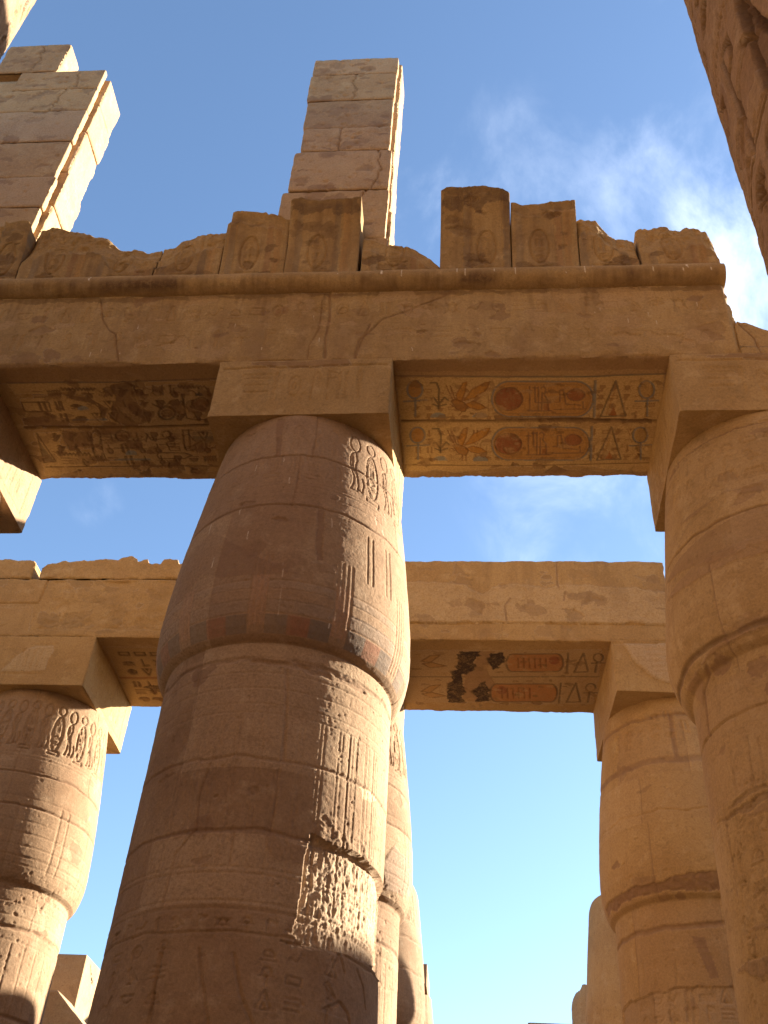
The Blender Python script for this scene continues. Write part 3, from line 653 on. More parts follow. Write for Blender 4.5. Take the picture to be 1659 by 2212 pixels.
def soffit_A(C):
    rng = np.random.RandomState(14)
    Z4 = lambda x, y: tuple(on(829.5+x/2, 553+y/2, 2, 14.27)[:2])
    Z3 = lambda x, y: tuple(on(x/2, 553+y/2, 2, 14.27)[:2])
    def PL(f, pts): return [f(*p) for p in pts]
    # thin painted plaster over the stone
    C.fill(PL(Z4, [(45, 500), (1215, 490), (1180, 935), (1100, 930), (1000, 925), (900, 912), (780, 905), (740, 925), (600, 905), (300, 935), (230, 925), (180, 930), (95, 925)]), .004, PLAST, .85, rag=.03)
    C.fill(PL(Z3, [(30, 545), (560, 530), (620, 560), (580, 650), (640, 700), (600, 735), (480, 720), (430, 640), (380, 600), (300, 590), (60, 600)]), .004, PLAST, .65, rag=.05)
    C.fill(PL(Z3, [(90, 620), (260, 600), (420, 640), (470, 715), (320, 720), (110, 700)]), .004, PLAST, .7, rag=.05)
    C.fill(PL(Z3, [(600, 560), (930, 560), (900, 900), (640, 900), (560, 890), (400, 870), (380, 790), (480, 760), (620, 745)]), .004, (0.350, 0.245, 0.133), .6, rag=.05)
    C.fill(PL(Z3, [(150, 760), (270, 760), (260, 830), (400, 850), (430, 905), (200, 960), (170, 860)]), .004, PLAST, .7, rag=.05)
    # loss of plaster, brown stone showing
    for f, q in ((Z3, [(480, 560), (560, 545), (600, 640), (640, 720), (560, 745), (470, 700), (500, 620)]), (Z3, [(265, 770), (400, 760), (395, 830), (300, 840)]), (Z3, [(595, 665), (670, 670), (650, 720), (600, 715)]), (Z3, [(270, 600), (390, 610), (460, 660), (450, 720), (420, 640), (290, 620)]),
                 (Z4, [(480, 690), (700, 700), (900, 700), (1160, 705), (1160, 725), (700, 718), (480, 712)]), (Z4, [(690, 930), (740, 905), (800, 930), (740, 950)]), (Z3, [(440, 570), (500, 560), (500, 600), (450, 610)]), (Z3, [(100, 700), (180, 690), (300, 705), (300, 740), (110, 730)])):
        C.fill(PL(f, q), -.012, (0.182, 0.108, 0.059), .8, rag=.05, rough=.015)
    bl = dict(w=.024, d=.006, col=BLUE, al=.8)
    C.line(PL(Z4, [(45, 517), (600, 522), (905, 520), (1215, 508)]), **bl)
    C.line(PL(Z4, [(95, 903), (600, 905), (1150, 893)]), w=.02, d=.004, col=DIRT_SHADE, al=.7)
    C.line(PL(Z4, [(80, 712), (600, 712), (800, 706), (1180, 712)]), w=.035, d=.045, col=DIRT_SHADE, al=.7)
    C.line(PL(Z3, [(30, 547), (500, 545), (940, 530)]), **bl)
    C.line(PL(Z3, [(105, 740), (500, 742), (900, 730)]), w=.03, d=.04, col=DIRT_SHADE, al=.7)
    C.line(PL(Z3, [(110, 737), (480, 737)]), w=.02, d=0, col=BLUE, al=.6)
    C.line(PL(Z3, [(200, 912), (600, 908), (940, 908)]), w=.02, d=.006, col=DIRT_SHADE, al=.8)
    def row(dy, sx, x0, ky=1.0):
        T = lambda x, y: Z4(x0+(x-x0)*sx+(12 if dy else 0), 545+(y-545)*ky+dy)
        G = dict(w=.022, d=.008, col=(0.119, 0.087, 0.056), al=.85); gb = dict(w=.024, d=.008, col=(.16, .165, .16), al=.85)
        for cx in (133, 1135 if not dy else 1130):
            C.fill([T(*p) for p in circ(cx, 578, 30, 34)], 0, OCH if cx < 500 else (0.350, 0.217, 0.084), .8)
            C.line([T(*p) for p in circ(cx, 578, 33, 37)], **gb); C.line([T(cx-48, 628), T(cx+50, 624)], **gb); C.line([T(cx+3, 614), T(cx+2, 692)], **gb)
        # sedge
        C.line([T(200, 548), T(228, 548), T(238, 575), T(236, 660)], **G)
        for q in ([(236, 640), (215, 612), (205, 618)], [(238, 640), (262, 610), (275, 622)], [(236, 650), (212, 640)], [(238, 650), (268, 640)]): C.line([T(*p) for p in q], **G)
        for cx in (235, 415): C.fill([T(*p) for p in circ(cx, 697, 34, 22, PI, 2*PI)], .004, (.20, .215, .21), .85)
        # bee
        body = [(290, 625), (310, 618), (345, 632), (362, 650), (350, 672), (330, 668), (312, 660)]
        C.fill([T(*p) for p in body], .004, (0.294, 0.140, 0.042), .85); C.line([T(*p) for p in body], .014, .006, (0.140, 0.070, 0.035), .8, close=True)
        for wg in ([(318, 622), (312, 600), (340, 548), (358, 542), (350, 590), (335, 628)], [(345, 625), (380, 575), (440, 545), (458, 545), (440, 580), (390, 612)], [(352, 640), (380, 628), (420, 640), (442, 655), (410, 664), (370, 655)]):
            C.fill([T(*p) for p in wg], .004, (0.392, 0.189, 0.042), .85); C.line([T(*p) for p in wg], .014, .006, (0.210, 0.091, 0.035), .8, close=True)
        for q in ([(300, 625), (282, 590), (268, 556)], [(308, 620), (296, 585), (286, 560)], [(325, 668), (305, 668)], [(338, 672), (322, 690)], [(300, 650), (285, 640)]): C.line([T(*p) for p in q], .012, .005, (0.175, 0.070, 0.035), .8)
        # cartouche
        cap = capsule(466, 905, 542, 694, 72, 12)
        C.fill([T(*p) for p in cap], 0, (0.378, 0.196, 0.059), .85); C.line([T(*p) for p in cap], **gb, close=True)
        cap2 = capsule(480, 892, 555, 681, 62, 12); C.line([T(*p) for p in cap2], .013, .005, (0.231, 0.140, 0.070), .6, close=True)
        C.line([T(914, 540), T(908, 695)], .03, .008, (.16, .165, .16), .85)
        C.fill([T(*p) for p in circ(540, 618, 57, 46)], .006, RED, .8); C.line([T(*p) for p in circ(540, 618, 60, 49)], .016, .008, (0.154, 0.077, 0.049), .8)
        dk = (0.175, 0.098, 0.063)
        for q in ([(620, 580), (640, 580)], [(630, 562), (630, 668)], [(645, 570), (662, 570)], [(652, 562), (654, 630)], [(668, 565), (668, 668)], [(620, 668), (725, 668)], [(655, 632), (720, 632)], [(680, 570), (690, 562), (700, 575), (694, 600), (708, 620), (712, 668)], [(684, 590), (682, 668)], [(740, 630), (760, 630), (760, 580), (776, 578), (786, 640), (850, 644)], [(735, 662), (875, 660)], [(860, 630), (862, 655)]):
            C.line([T(*p) for p in q], .016, .007, dk, .8)
        C.fill([T(*p) for p in circ(830, 600, 38, 26)], .004, RED, .7); C.line([T(*p) for p in circ(830, 600, 38, 26)], .014, .007, dk, .8)
        C.fill([T(*p) for p in [(690, 640), (712, 640), (712, 665), (690, 665)]], 0, RED, .6)
        # triangle loaf
        C.line([T(*p) for p in [(1002, 540), (936, 694), (1044, 690), (1002, 540)]], .02, .008, (0.140, 0.105, 0.070), .85)
        C.line([T(*p) for p in [(1000, 580), (960, 686)]], .012, .004, OCH, .6)
        C.fill([T(*p) for p in [(992, 650), (974, 688), (1006, 688)]], 0, (0.280, 0.091, 0.035), .8)
    C.text(-1.05, 3.05, 11.62, 12.42, rng, .205, .005, .012, (.26, .15, .07)); C.text(-1.05, 3.0, 12.62, 13.45, rng, .205, .005, .012, (.26, .15, .07))
    C.text(-7.6, -4.3, 11.55, 12.4, rng, .30, .010, .016, (.15, .09, .05)); C.text(-7.6, -4.3, 12.6, 13.5, rng, .30, .010, .016, (.15, .09, .05))
    row(0, 1., 133); row(198, .965, 133, .93)
    mortar(C, 90, rng, (-1.1, 3.1, 11.5, 13.7), (.36, .235, .11), r=(.02, .14)); mortar(C, 70, rng, (-1.1, 3.1, 11.3, 13.7), (.17, .095, .05), r=(.015, .12))
    G = dict(w=.02, d=.008, col=(0.133, 0.084, 0.049), al=.85); gb = dict(w=.022, d=.008, col=(.15, .155, .15), al=.8)
    for q in ([(92, 632), (210, 632), (222, 672), (105, 672), (92, 632)], [(252, 628), (262, 668)], [(660, 560), (668, 600)], [(700, 560), (705, 600)], [(735, 560), (742, 600)], [(575, 560), (590, 605), (640, 600)], [(785, 600), (795, 640), (806, 700), (830, 706), (890, 708)], [(785, 600), (797, 600), (792, 640)],
              [(660, 640), (700, 660), (745, 628), (770, 622)], [(672, 625), (720, 650), (760, 660)], [(630, 765), (655, 795), (700, 790), (780, 790)], [(640, 770), (632, 800)], [(790, 752), (800, 830)], [(815, 752), (825, 830)], [(790, 752), (830, 752)], [(475, 765), (490, 800), (600, 800), (590, 765)], [(495, 830), (615, 830)], [(690, 815), (770, 812)]):
        C.line(PL(Z3, q), **G)
    C.line(PL(Z3, circ(722, 680, 36, 26)), .024, .010, (0.098, 0.084, 0.063), .85); C.line(PL(Z3, circ(722, 680, 22, 14)), **G)
    C.line(PL(Z3, circ(870, 640, 34, 28)), **G); C.fill(PL(Z3, circ(870, 640, 30, 24)), 0, (0.182, 0.084, 0.042), .7)
    C.fill(PL(Z3, circ(860, 604, 18, 14, PI, 2*PI)), 0, BLUE, .8)
    for cx, cy in ((360, 668), (568, 858)): C.fill(PL(Z3, circ(cx, cy, 26, 20, PI, 2*PI)), .003, (.19, .20, .19), .85)
    C.line(PL(Z3, [(315, 710), (460, 708)]), **gb); C.line(PL(Z3, [(500, 880), (645, 878)]), w=.035, d=.006, col=(.15, .155, .15), al=.8); C.line(PL(Z3, [(320, 708), (460, 706)]), **gb)
    for x0, x1, y in ((265, 420, 576), (770, 905, 566), (255, 400, 856)):
        C.line(PL(Z3, [(x0+i*8, y+(5 if i % 2 else -5)) for i in range(int((x1-x0)/8))]), w=.022, d=.010, col=(0.112, 0.070, 0.042), al=.85)
    C.line(PL(Z3, [(160, 765), (190, 892), (242, 888), (160, 765)]), **G); C.fill(PL(Z3, [(170, 800), (192, 888), (235, 885)]), -.006, (0.154, 0.119, 0.070), .7, rough=.02)
    C.line(PL(Z3, circ(415, 790, 22, 36)+[(445, 850), (462, 882), (440, 880), (440, 850)]), **G)
    C.line(PL(Z3, circ(530, 778, 30, 22)), **G); C.fill(PL(Z3, circ(530, 778, 26, 18)), 0, (0.210, 0.119, 0.056), .7)
    C.line(PL(Z3, circ(722, 770, 20, 14)), **G); C.line(PL(Z3, circ(740, 812, 18, 12)), **G)
    C.fill(PL(Z3, circ(885, 780, 55, 34, 0, PI)), -.004, (0.140, 0.112, 0.077), .75); C.line(PL(Z3, [(685, 850), (800, 850), (830, 860), (800, 874), (690, 876), (680, 862), (685, 850)]), **G)
    for k in range(4): C.line(PL(Z3, [(835, 756+k*7), (925, 754+k*7)]), .01, .006, (0.140, 0.105, 0.070), .7)
    mortar(C, 110, rng, (-8, -4.2, 11.4, 13.7), (.16, .09, .05), r=(.02, .2)); mortar(C, 60, rng, (-8, -4.2, 11.4, 13.7), (.38, .25, .12), r=(.02, .14))
    # water stains
    for _ in range(16):
        x = rng.uniform(-8, 3); y = rng.uniform(11.2, 13.7); C.fill([(x+p[0], y+p[1]) for p in circ(0, 0, rng.uniform(.08, .35), rng.uniform(.05, .16))], 0, (0.231, 0.133, 0.063), .3, rag=.12)
    # front strip is bare, brown stone; broken back edge
    C.fill([(-8.2, 11.0), (3.2, 11.0), (3.2, 11.42), (-8.2, 11.42)], 0, (0.238, 0.140, 0.077), .55, rag=.04)
    C.fill([(-8.2, 14), (3.2, 14), (3.2, 13.75), (1.5, 13.68), (0, 13.74), (-1.2, 13.7), (-4, 13.72), (-6, 13.7), (-8.2, 13.78)], .0, (0.252, 0.154, 0.084), .5, rag=.08, rough=.02)
sweep('beam', [(11.03, 14.27), (13.88, 14.27), (13.88, 16.55), (11.2, 16.55), (11.03, 16.30)], [.017, .12, .3, .1, .017], 'x', XS, M_BEAM, tA, decor={4: front_A, 0: soffit_A}, chip=.075, seed=3, endchip=.05)
# torus moulding
XT = np.concatenate([np.arange(-16, -9., .1), np.arange(-9., 4.28, .02)])
th = np.linspace(0, 2*PI, 44, endpoint=False)
AX, TH = np.meshgrid(XT, th, indexing='ij')
rr = .245+.022*fbm(AX*1.2, TH, 5)+.012*fbm(AX*9, TH*3, 6)+.02*fbm(AX*3, TH*1.5, 8)
P = np.stack([AX, 11.07+rr*np.cos(TH), 16.305+rr*np.sin(TH)], -1)
pp = np.zeros(AX.shape+(4,)); pp[..., :3] = DIRT_SHADE
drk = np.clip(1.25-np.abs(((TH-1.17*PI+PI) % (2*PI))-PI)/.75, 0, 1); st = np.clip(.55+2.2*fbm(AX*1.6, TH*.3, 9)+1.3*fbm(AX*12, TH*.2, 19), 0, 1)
pp[..., 3] = drk*st*1.0*np.clip((1.8-AX*.25), .45, 1)  # stain and painted shade on the moulding's lower front, heavier leftwards
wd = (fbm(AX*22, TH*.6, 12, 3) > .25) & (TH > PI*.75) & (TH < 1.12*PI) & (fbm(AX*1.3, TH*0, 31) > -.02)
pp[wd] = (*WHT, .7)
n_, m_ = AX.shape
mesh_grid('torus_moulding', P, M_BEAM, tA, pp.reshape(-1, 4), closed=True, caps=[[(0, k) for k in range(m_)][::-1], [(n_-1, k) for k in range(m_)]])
# cavetto cornice stones
def Yc(z): t = np.clip((z-16.5)/2.35, 0, 1.3); return 11.20-.10*t-.50*t**3.0
def sky_pt(u, v):
    Y = 11.
    for _ in range(30):
        p = on(u, v, 1, Y); Y = .7*Y+.3*float(Yc(p[2]))
    return p[0], p[2]
SK = [(-420, 500), (-200, 470), (0, 478), (10, 474), (20, 478), (60, 470), (66, 482), (80, 468), (105, 463), (150, 470), (215, 490), (228, 492), (262, 512), (300, 515), (346, 518), (366, 516), (390, 498), (420, 485), (480, 482), (500, 470), (502, 450), (575, 451), (578, 456), (605, 457), (627, 464)]
BLK_ = [(-420, 8, SK, .5), (9, 65, SK, .3), (66, 345, SK, 1.), (347, 489, SK, .8), (490, 626, SK, .4),
       (628, 781, [(628, 428), (650, 424), (670, 430), (781, 425)], .12),
       (784, 950, [(784, 512), (800, 512), (840, 521), (880, 528), (905, 538), (948, 570), (951, 571)], .35),
       (952, 1101, [(952, 409), (965, 402), (1050, 400), (1085, 407), (1101, 415)], .12),
       (1103, 1243, [(1103, 434), (1125, 440), (1180, 434), (1243, 427)], .25),
       (1246, 1373, [(1246, 457), (1288, 453), (1310, 470), (1335, 486), (1373, 497)], .9),
       (1375, 1549, [(1375, 470), (1395, 466), (1445, 463), (1450, 470), (1475, 472), (1490, 466), (1530, 474), (1545, 500), (1549, 520)], .9)]
for bi, (u0, u1, sk, br) in enumerate(BLK_):
    q = [sky_pt(u, v) for u, v in sk]; q.sort(); qx = [a for a, b in q]; qz = [b for a, b in q]
    vm = float(np.interp((u0+u1)/2, [a for a, b in sk], [b for a, b in sk]))
    X0 = sky_pt(u0, np.interp(u0, [a for a, b in sk], [b for a, b in sk]))[0]; X1 = sky_pt(u1, np.interp(u1, [a for a, b in sk], [b for a, b in sk]))[0]
    if bi >= 1: X0 += .004
    xs = np.linspace(X0, X1, max(6, int((X1-X0)/.022)))
    zt = np.interp(xs, qx, qz)+.05*fbm(xs*7, xs*0, 40+bi)+(.06*br)*fbm(xs*3, xs*0, 60+bi)
    nf = 110; k = np.linspace(0, 1, nf)
    Z = 16.5+(zt[None]-16.5)*k[:, None]; XX = np.repeat(xs[None], nf, 0)
    C = Canvas(xs, np.linspace(16.5, 19.2, 150))
    # vertical bands and cartouches in low relief and worn colour
    rng = np.random.RandomState(100+bi); wB = X1-X0; c_ = X0+wB*.42 if bi != 7 else X0+wB*.66
    if bi >= 1 and wB > .5:
        cs_ = [c_] if wB < 2 else [X0+.25*wB, X0+.75*wB] if wB < 3 else [X0+.12*wB, X0+.42*wB, X0+.7*wB]
        for c2 in cs_:
            C.line([(x*.17+c2, y*.42+17.4) for x, y in circ(0, 0, 1, 1, 0, 2*PI, 20)], .022, .026, (0.308, 0.189, 0.077), .5)
            C.fill([(x*.17+c2, y*.42+17.4) for x, y in circ(0, 0, 1, 1, 0, 2*PI, 20)], 0, (0.329, 0.203, 0.084), .22)
            for j in range(4): C.glyph(['man', 'reeds', 'bars', 'disk'][rng.randint(4)], c2, 17.12+.19*j, .22, .16, .014, .012)
            C.line([(c2-.2, 16.9), (c2+.2, 16.9)], .016, .014); C.fill([(c2-.2, 16.62), (c2+.2, 16.62), (c2+.2, 16.86), (c2-.2, 16.86)], 0, OCH, .45)
            for o, cc in ((-.36, (0.168, 0.133, 0.098)), (.36, BLUE if bi % 2 else (0.210, 0.084, 0.042)), (.52, OCH)): C.fill([(c2+o-.06, 16.55), (c2+o+.06, 16.55), (c2+o+.06, 18.9), (c2+o-.06, 18.9)], 0, cc, .38, rag=.03)
            for o in (-.44, -.28, .28, .44, .6): C.line([(c2+o, 16.55), (c2+o, 18.8)], .012, .01)
    C.P[..., :3] = np.where(C.P[..., 3:] > .05, C.P[..., :3], DIRT_SHADE); C.blend((slice(None), slice(None)), np.clip(.24+1.3*fbm(C.A*9, C.B*.5, 7+bi)+.8*fbm(C.A*2, C.B*1.3, 27+bi), 0, .75), (.15, .085, .045)); C.fill([(X0, 18.3), (X1, 18.3), (X1, 19.3), (X0, 19.3)], 0, (0.091, 0.056, 0.038), .62, rag=.2); mortar(C, 16, rng, (X0, X1, 16.5, 19), DIRT_SHADE, r=(.04, .22))  # dark fill at the top paints the shade of the overhanging lip
    ri = np.clip(((Z-16.5)/2.7*149), 0, 149).astype(int); ci = np.arange(len(xs))[None].repeat(nf, 0)
    Hc = C.H[ri, ci]; Pc = C.P[ri, ci]
    Yf = Yc(Z)-Hc-.02*fbm(XX*4, Z*4, bi)-.01*fbm(XX*18, Z*18, bi+3)
    # broken faces fall back above an uneven line
    zb = zt-br*(.75+.9*fbm(xs*1.6, xs*0, 80+bi)) - (.06)
    over = np.clip(Z-zb[None], 0, None)
    Yf = Yf+np.where(over > 0, br*(.35*over+.25*fbm(XX*2.6, Z*2.6, 90+bi)*np.clip(over*3, 0, 1)+.05*np.clip(over*20, 0, 1)), 0)
    Pc[..., 3] *= np.clip(1-over*6*min(1, br*2), 0, 1)
    ex = np.minimum(XX-X0, X1-XX); Yf += .025*np.exp(-(ex/.02)**2)*(.6+fbm(Z*5, XX*0, bi))
    top = []; 
    for t_ in (.05, .3, .65, 1.): 
        zr = zt+(-.02-.18*t_*br)+.12*fbm(xs*4, xs*0+t_*5, 50+bi); top.append(np.stack([xs, Yf[-1]+(13.4-Yf[-1])*t_, zr], -1))
    bot = np.stack([xs, xs*0+13.4, xs*0+16.5], -1)
    P = np.concatenate([np.stack([XX, Yf, Z], -1), np.array(top), bot[None]], 0)
    Pp = np.concatenate([Pc, np.zeros((5, len(xs), 4))], 0)
    nn, mm = P.shape[:2]
    mesh_grid('cornice_block', P, M_BEAM, tA, Pp.reshape(-1, 4), caps=[[(k_, 0) for k_ in range(nn)], [(k_, mm-1) for k_ in range(nn)][::-1]], flip=False)
# broken stone carrying on to the right beyond the cornice
xs = np.arange(4.24, 9.6, .03)
def brk(C): C.line([(4.55, 14.27), (4.5, 14.8), (4.32, 15.2)], .03, .03, PATCH, .6); C.text(4.8, 7, 14.3, 14.9, np.random.RandomState(5), .4, .012, .018)
def offs(al, Q):
    t = np.interp(al, [4.24, 4.3, 4.45, 4.7, 5.2, 9.6], [15.0, 15.12, 15.1, 14.92, 14.75, 14.6])+.1*fbm(al*3, al*0, 3)
    o = np.zeros(Q.shape); z = Q[..., 1]; o[..., 1] = np.where(z > 14.5, (z-14.27)/(1.0)*(t[:, None]-14.27)+14.27-z, 0); return o
sweep('broken_stone', [(11.05, 14.27), (13.7, 14.27), (13.7, 15.27), (11.05, 15.27)], [.12, .12, .15, .03], 'x', xs, M_BEAM, tA, decor={3: brk}, seed=31, chip=.04, offset=offs)

# ------------------------------------------------------------------ clerestory piers standing on the architrave
def stack(name, parent, courses, y0, y1, step, mat, seed, chip=.03, sidestep=None):
    """courses: list of (z0, z1, x0, x1) -> one masonry mesh built from separately eroded blocks"""
    Vs, Fs, Ps = [], [], []; obs = []
    for i, (z0, z1, x0, x1) in enumerate(courses):
        zz = np.linspace(z0+.006, z1-.006, max(3, int((z1-z0)/step)))
        j = .012*math.sin(i*2.3+seed)
        def dec(C, i=i): 
            C.text(C.a[0]+.15, C.a[-1]-.15, C.b[0]+.1, C.b[-1]-.1, np.random.RandomState(seed+i), .55, .006, .02); 
            rg = np.random.RandomState(i+seed); C.pits(40, rg, r=(.02, .06), d=(.01, .04)); v = rg.uniform(-1, 1)
            C.fill([(C.a[0], C.b[0]), (C.a[-1], C.b[0]), (C.a[-1], C.b[-1]), (C.a[0], C.b[-1])], 0, (.40, .29, .2) if v > 0 else (.22, .14, .09), abs(v)*.4)
            mortar(C, 8, rg, (C.a[0], C.a[-1], C.b[0], C.b[-1]), (.2, .12, .075)); mortar(C, 3, rg, (C.a[0], C.a[-1], C.b[0], C.b[-1]), (.2, .12, .075), r=(.1, .3))
            x = rg.uniform(C.a[0]+.3, C.a[-1]-.1); q = [(x, C.b[-1])]
            while q[-1][1] > C.b[0]-.05: q.append((q[-1][0]+rg.uniform(-.12, .09), q[-1][1]-rg.uniform(.08, .25)))
            if rg.rand() < .6: C.line(q, .022, .05, PATCH, .6)
        dn = np.minimum(zz-zz[0], zz[-1]-zz)
        o = sweep('tmp', [(x0, y0+j), (x1, y0+j), (x1, y1), (x0, y1)], [step, step, .15, .1], 'z', zz, mat, None, {0: dec}, chip=chip, seed=seed+i*7,
                  offset=lambda al, Q, dn=dn, i=i: (-np.exp(-(dn/.03)**2)[:, None, None]*(.02+.06*np.clip(fbm(Q[..., 0]*4, Q[..., 1]*4+i, seed), 0, 1))[..., None]*np.sign(Q-np.array([(x0+x1)/2, (y0+y1)/2]))))
        obs.append(o)
    # join into one mesh
    co_, li, lt, pa = [], [], [], []; off = 0
    for o in obs:
        me = o.data; c = np.zeros(len(me.vertices)*3, np.float32); me.vertices.foreach_get('co', c); co_.append(c.reshape(-1, 3))
        l = np.zeros(len(me.loops), np.int32); me.loops.foreach_get('vertex_index', l); li.append(l+off); off += len(me.vertices)
        t = np.zeros(len(me.polygons), np.int32); me.polygons.foreach_get('loop_total', t); lt.append(t)
        p = np.zeros(len(me.vertices)*4, np.float32); me.color_attributes['paint'].data.foreach_get('color', p); pa.append(p)
        bpy.data.objects.remove(o); bpy.data.meshes.remove(me)
    co_ = np.concatenate(co_); li = np.concatenate(li); lt = np.concatenate(lt); pa = np.concatenate(pa)
    me = bpy.data.meshes.new(name); me.vertices.add(len(co_)); me.vertices.foreach_set('co', co_.ravel()); me.loops.add(len(li)); me.loops.foreach_set('vertex_index', li)
    me.polygons.add(len(lt)); me.polygons.foreach_set('loop_start', np.concatenate([[0], np.cumsum(lt)[:-1]]).astype(np.int32)); me.polygons.foreach_set('loop_total', lt)
    me.polygons.foreach_set('use_smooth', lt == 4); me.update(calc_edges=True)
    at = me.color_attributes.new('paint', 'FLOAT_COLOR', 'POINT'); at.data.foreach_set('color', pa); me.materials.append(mat)
    o = bpy.data.objects.new(name, me); COL.objects.link(o)
    if parent is not None: o.parent = parent; o.matrix_parent_inverse = Matrix.Translation(-Vector(parent.location))
    return o
tP = thing('clerestory_pier', 'tall narrow block pier rising into the sky above the central column', 'pier', (-2.7, 12.1, 16.5), 'clerestory piers standing on the architrave')
stack('front_leaf', tP, [(16.5, 18.35, -4.0, -1.60), (18.35, 20.05, -3.86, -1.66), (20.05, 21.55, -3.76, -1.68), (21.55, 22.5, -3.66, -1.74), (22.5, 23.7, -3.70, -1.75), (23.7, 24.9, -3.75, -1.73), (24.9, 25.68, -3.73, -1.72)], 11.5, 11.68, .035, M_PIER, 5, chip=.02)
stack('back_leaf', tP, [(16.5, 18.6, -4.1, -1.62), (18.6, 19.7, -3.95, -1.60), (19.7, 21.4, -3.8, -1.64), (21.4, 23.3, -3.75, -1.66), (23.3, 25.9, -3.7, -1.66)], 11.78, 12.62, .04, M_PIER, 25, chip=.05)
sweep('slot_filling', [(-3.6, 11.6), (-1.85, 11.6), (-1.85, 11.85), (-3.6, 11.85)], [.3, .1, .3, .3], 'z', np.linspace(16.5, 25.5, 60), M_PIER, tP, seed=2)
tQ = thing('clerestory_pier', 'block pier at the upper left with a bright sunlit side and a smaller top block', 'pier', (-10.6, 12.1, 16.5), 'clerestory piers standing on the architrave')
stack('front_leaf', tQ, [(16.5, 18.2, -12.6, -8.80), (18.2, 19.75, -12.6, -8.86), (19.75, 20.9, -12.5, -8.84), (20.9, 22.35, -12.5, -8.90), (22.35, 23.7, -12.5, -8.86), (23.7, 24.75, -11.6, -8.86), (24.75, 25.66, -11.0, -8.87)], 11.5, 11.66, .035, M_PIER, 45, chip=.02)
stack('back_leaf', tQ, [(16.5, 18.4, -12.6, -8.80), (18.4, 20.2, -12.6, -8.80), (20.2, 21.5, -12.5, -8.78), (21.5, 23.2, -12.5, -8.82), (23.2, 24.4, -12.5, -8.80), (24.4, 25.62, -12.3, -8.81)], 11.75, 12.66, .035, M_PIER, 65, chip=.06)
sweep('slot_filling', [(-12.3, 11.6), (-9.0, 11.6), (-9.0, 11.85), (-12.3, 11.85)], [.3, .1, .3, .3], 'z', np.linspace(16.5, 25.4, 60), M_PIER, tQ, seed=2)
stack('top_block', tQ, [(25.7, 27.14, -11.76, -10.12)], 11.52, 12.2, .04, M_PIER, 85, chip=.05)

# ------------------------------------------------------------------ architraves over the second row
tB = thing('architrave', 'weathered architrave with a ragged top at the left, between the left and central columns', 'architrave', (-9, 20.8, 14.27), 'architraves over the second row')
xl = np.concatenate([np.arange(-16, -11.8, .1), np.arange(-11.8, -6.2, .024), np.arange(-6.2, -3.0, .1)])
def front_B(C):
    C.joint(14.50, -10.0, -3, w=.03, d=.03, wob=.03, seed=3)
    C.line([(-10.15, 15.9), (-10.2, 15.2), (-16, 15.18)], .03, .035)
    sl = C.win(-10.1, -3, 14.52, 15.85); A = C.A[sl]; B = C.B[sl]
    C.H[sl] += np.clip((A+10.1)/.2, 0, 1)*(-.03-.14*fbm(A*1.1, B*1.5, 7)-.05*fbm(A*6, B*9, 8)*np.clip((15.2-B)/.5, 0, 1))
    mortar(C, 30, np.random.RandomState(4), (-11.5, -6.3, 14.3, 15.9), (.26, .165, .08)); C.blend((slice(None), slice(None)), np.clip(1.4*fbm(C.A*1.6, C.B*1.2, 89), 0, .5), (.22, .135, .06))
    C.fill([(-13, 14.27), (-10.2, 14.27), (-10.3, 15.1), (-13, 15.1)], .006, (0.350, 0.224, 0.105), .5, rag=.04)
def soffit_B(C):
    rng = np.random.RandomState(6)
    C.fill([(-8.5, 19.6), (-4.4, 19.6), (-4.4, 22.2), (-8.5, 22.2)], .003, (0.315, 0.203, 0.091), .5, rag=.05)
    for y in (20.95, 21.0): C.line([(-8.5, y), (-4.4, y)], .03, .02, (0.210, 0.084, 0.042), .8)
    C.text(-8.3, -4.5, 19.7, 20.9, rng, .38, .03, .03, (0.105, 0.063, 0.035)); C.text(-8.3, -4.5, 21.1, 22.1, rng, .36, .03, .03, (0.140, 0.077, 0.042))
    C.glyph('eye', -7.65, 21.4, .8, .5, .02, .03, (0.091, 0.056, 0.035))
    for i in range(5): C.fill([(-8.1+i*.42+x, 22.0+y) for x, y in circ(0, 0, .1, .1)], -.01, (0.140, 0.070, 0.035), .8)
sweep('beam', [(19.2, 14.27), (22.35, 14.27), (22.35, 15.92), (19.2, 15.92)], [.03, .15, .3, .024], 'x', xl, M_FAR, tB, decor={3: front_B, 0: soffit_B}, chip=.04, seed=13)
def top_course(x0, x1, seed, zs):
    xs = np.arange(x0, x1, .024); zt = np.interp(xs, *zip(*zs))+.07*fbm(xs*6, xs*0, seed)
    def off(al, Q):
        o = np.zeros(Q.shape); k = np.clip((Q[..., 1]-15.94)/.6, 0, 1); o[..., 1] = k*(zt[:, None]-16.54); return o
    sweep('top_course', [(19.22, 15.94), (22.2, 15.94), (22.2, 16.54), (19.22, 16.54)], [.2, .2, .25, .024], 'x', xs, M_FAR, tB, chip=.08, seed=seed, endchip=.04, offset=off, rough=1.8)
top_course(-16, -10.60, 3, [(-16, 16.5), (-11, 16.56), (-10.7, 16.55), (-10.6, 16.45)])
top_course(-10.42, -3.0, 9, [(-10.42, 16.3), (-10.2, 16.45), (-9.6, 16.52), (-8.6, 16.55), (-8.3, 16.66), (-8.12, 16.62), (-8.1, 16.52), (-7.85, 16.55), (-7.8, 16.42), (-7.5, 16.42), (-7.45, 16.58), (-7.1, 16.58), (-7.05, 16.42), (-3, 16.4)])
tB2 = thing('architrave', 'smooth-topped architrave spanning to the right column with a stained painted underside', 'architrave', (1, 20.8, 14.27), 'architraves over the second row')
xr = np.concatenate([np.arange(-3., -1.6, .1), np.arange(-1.6, 4.36, .021), [4.38]])
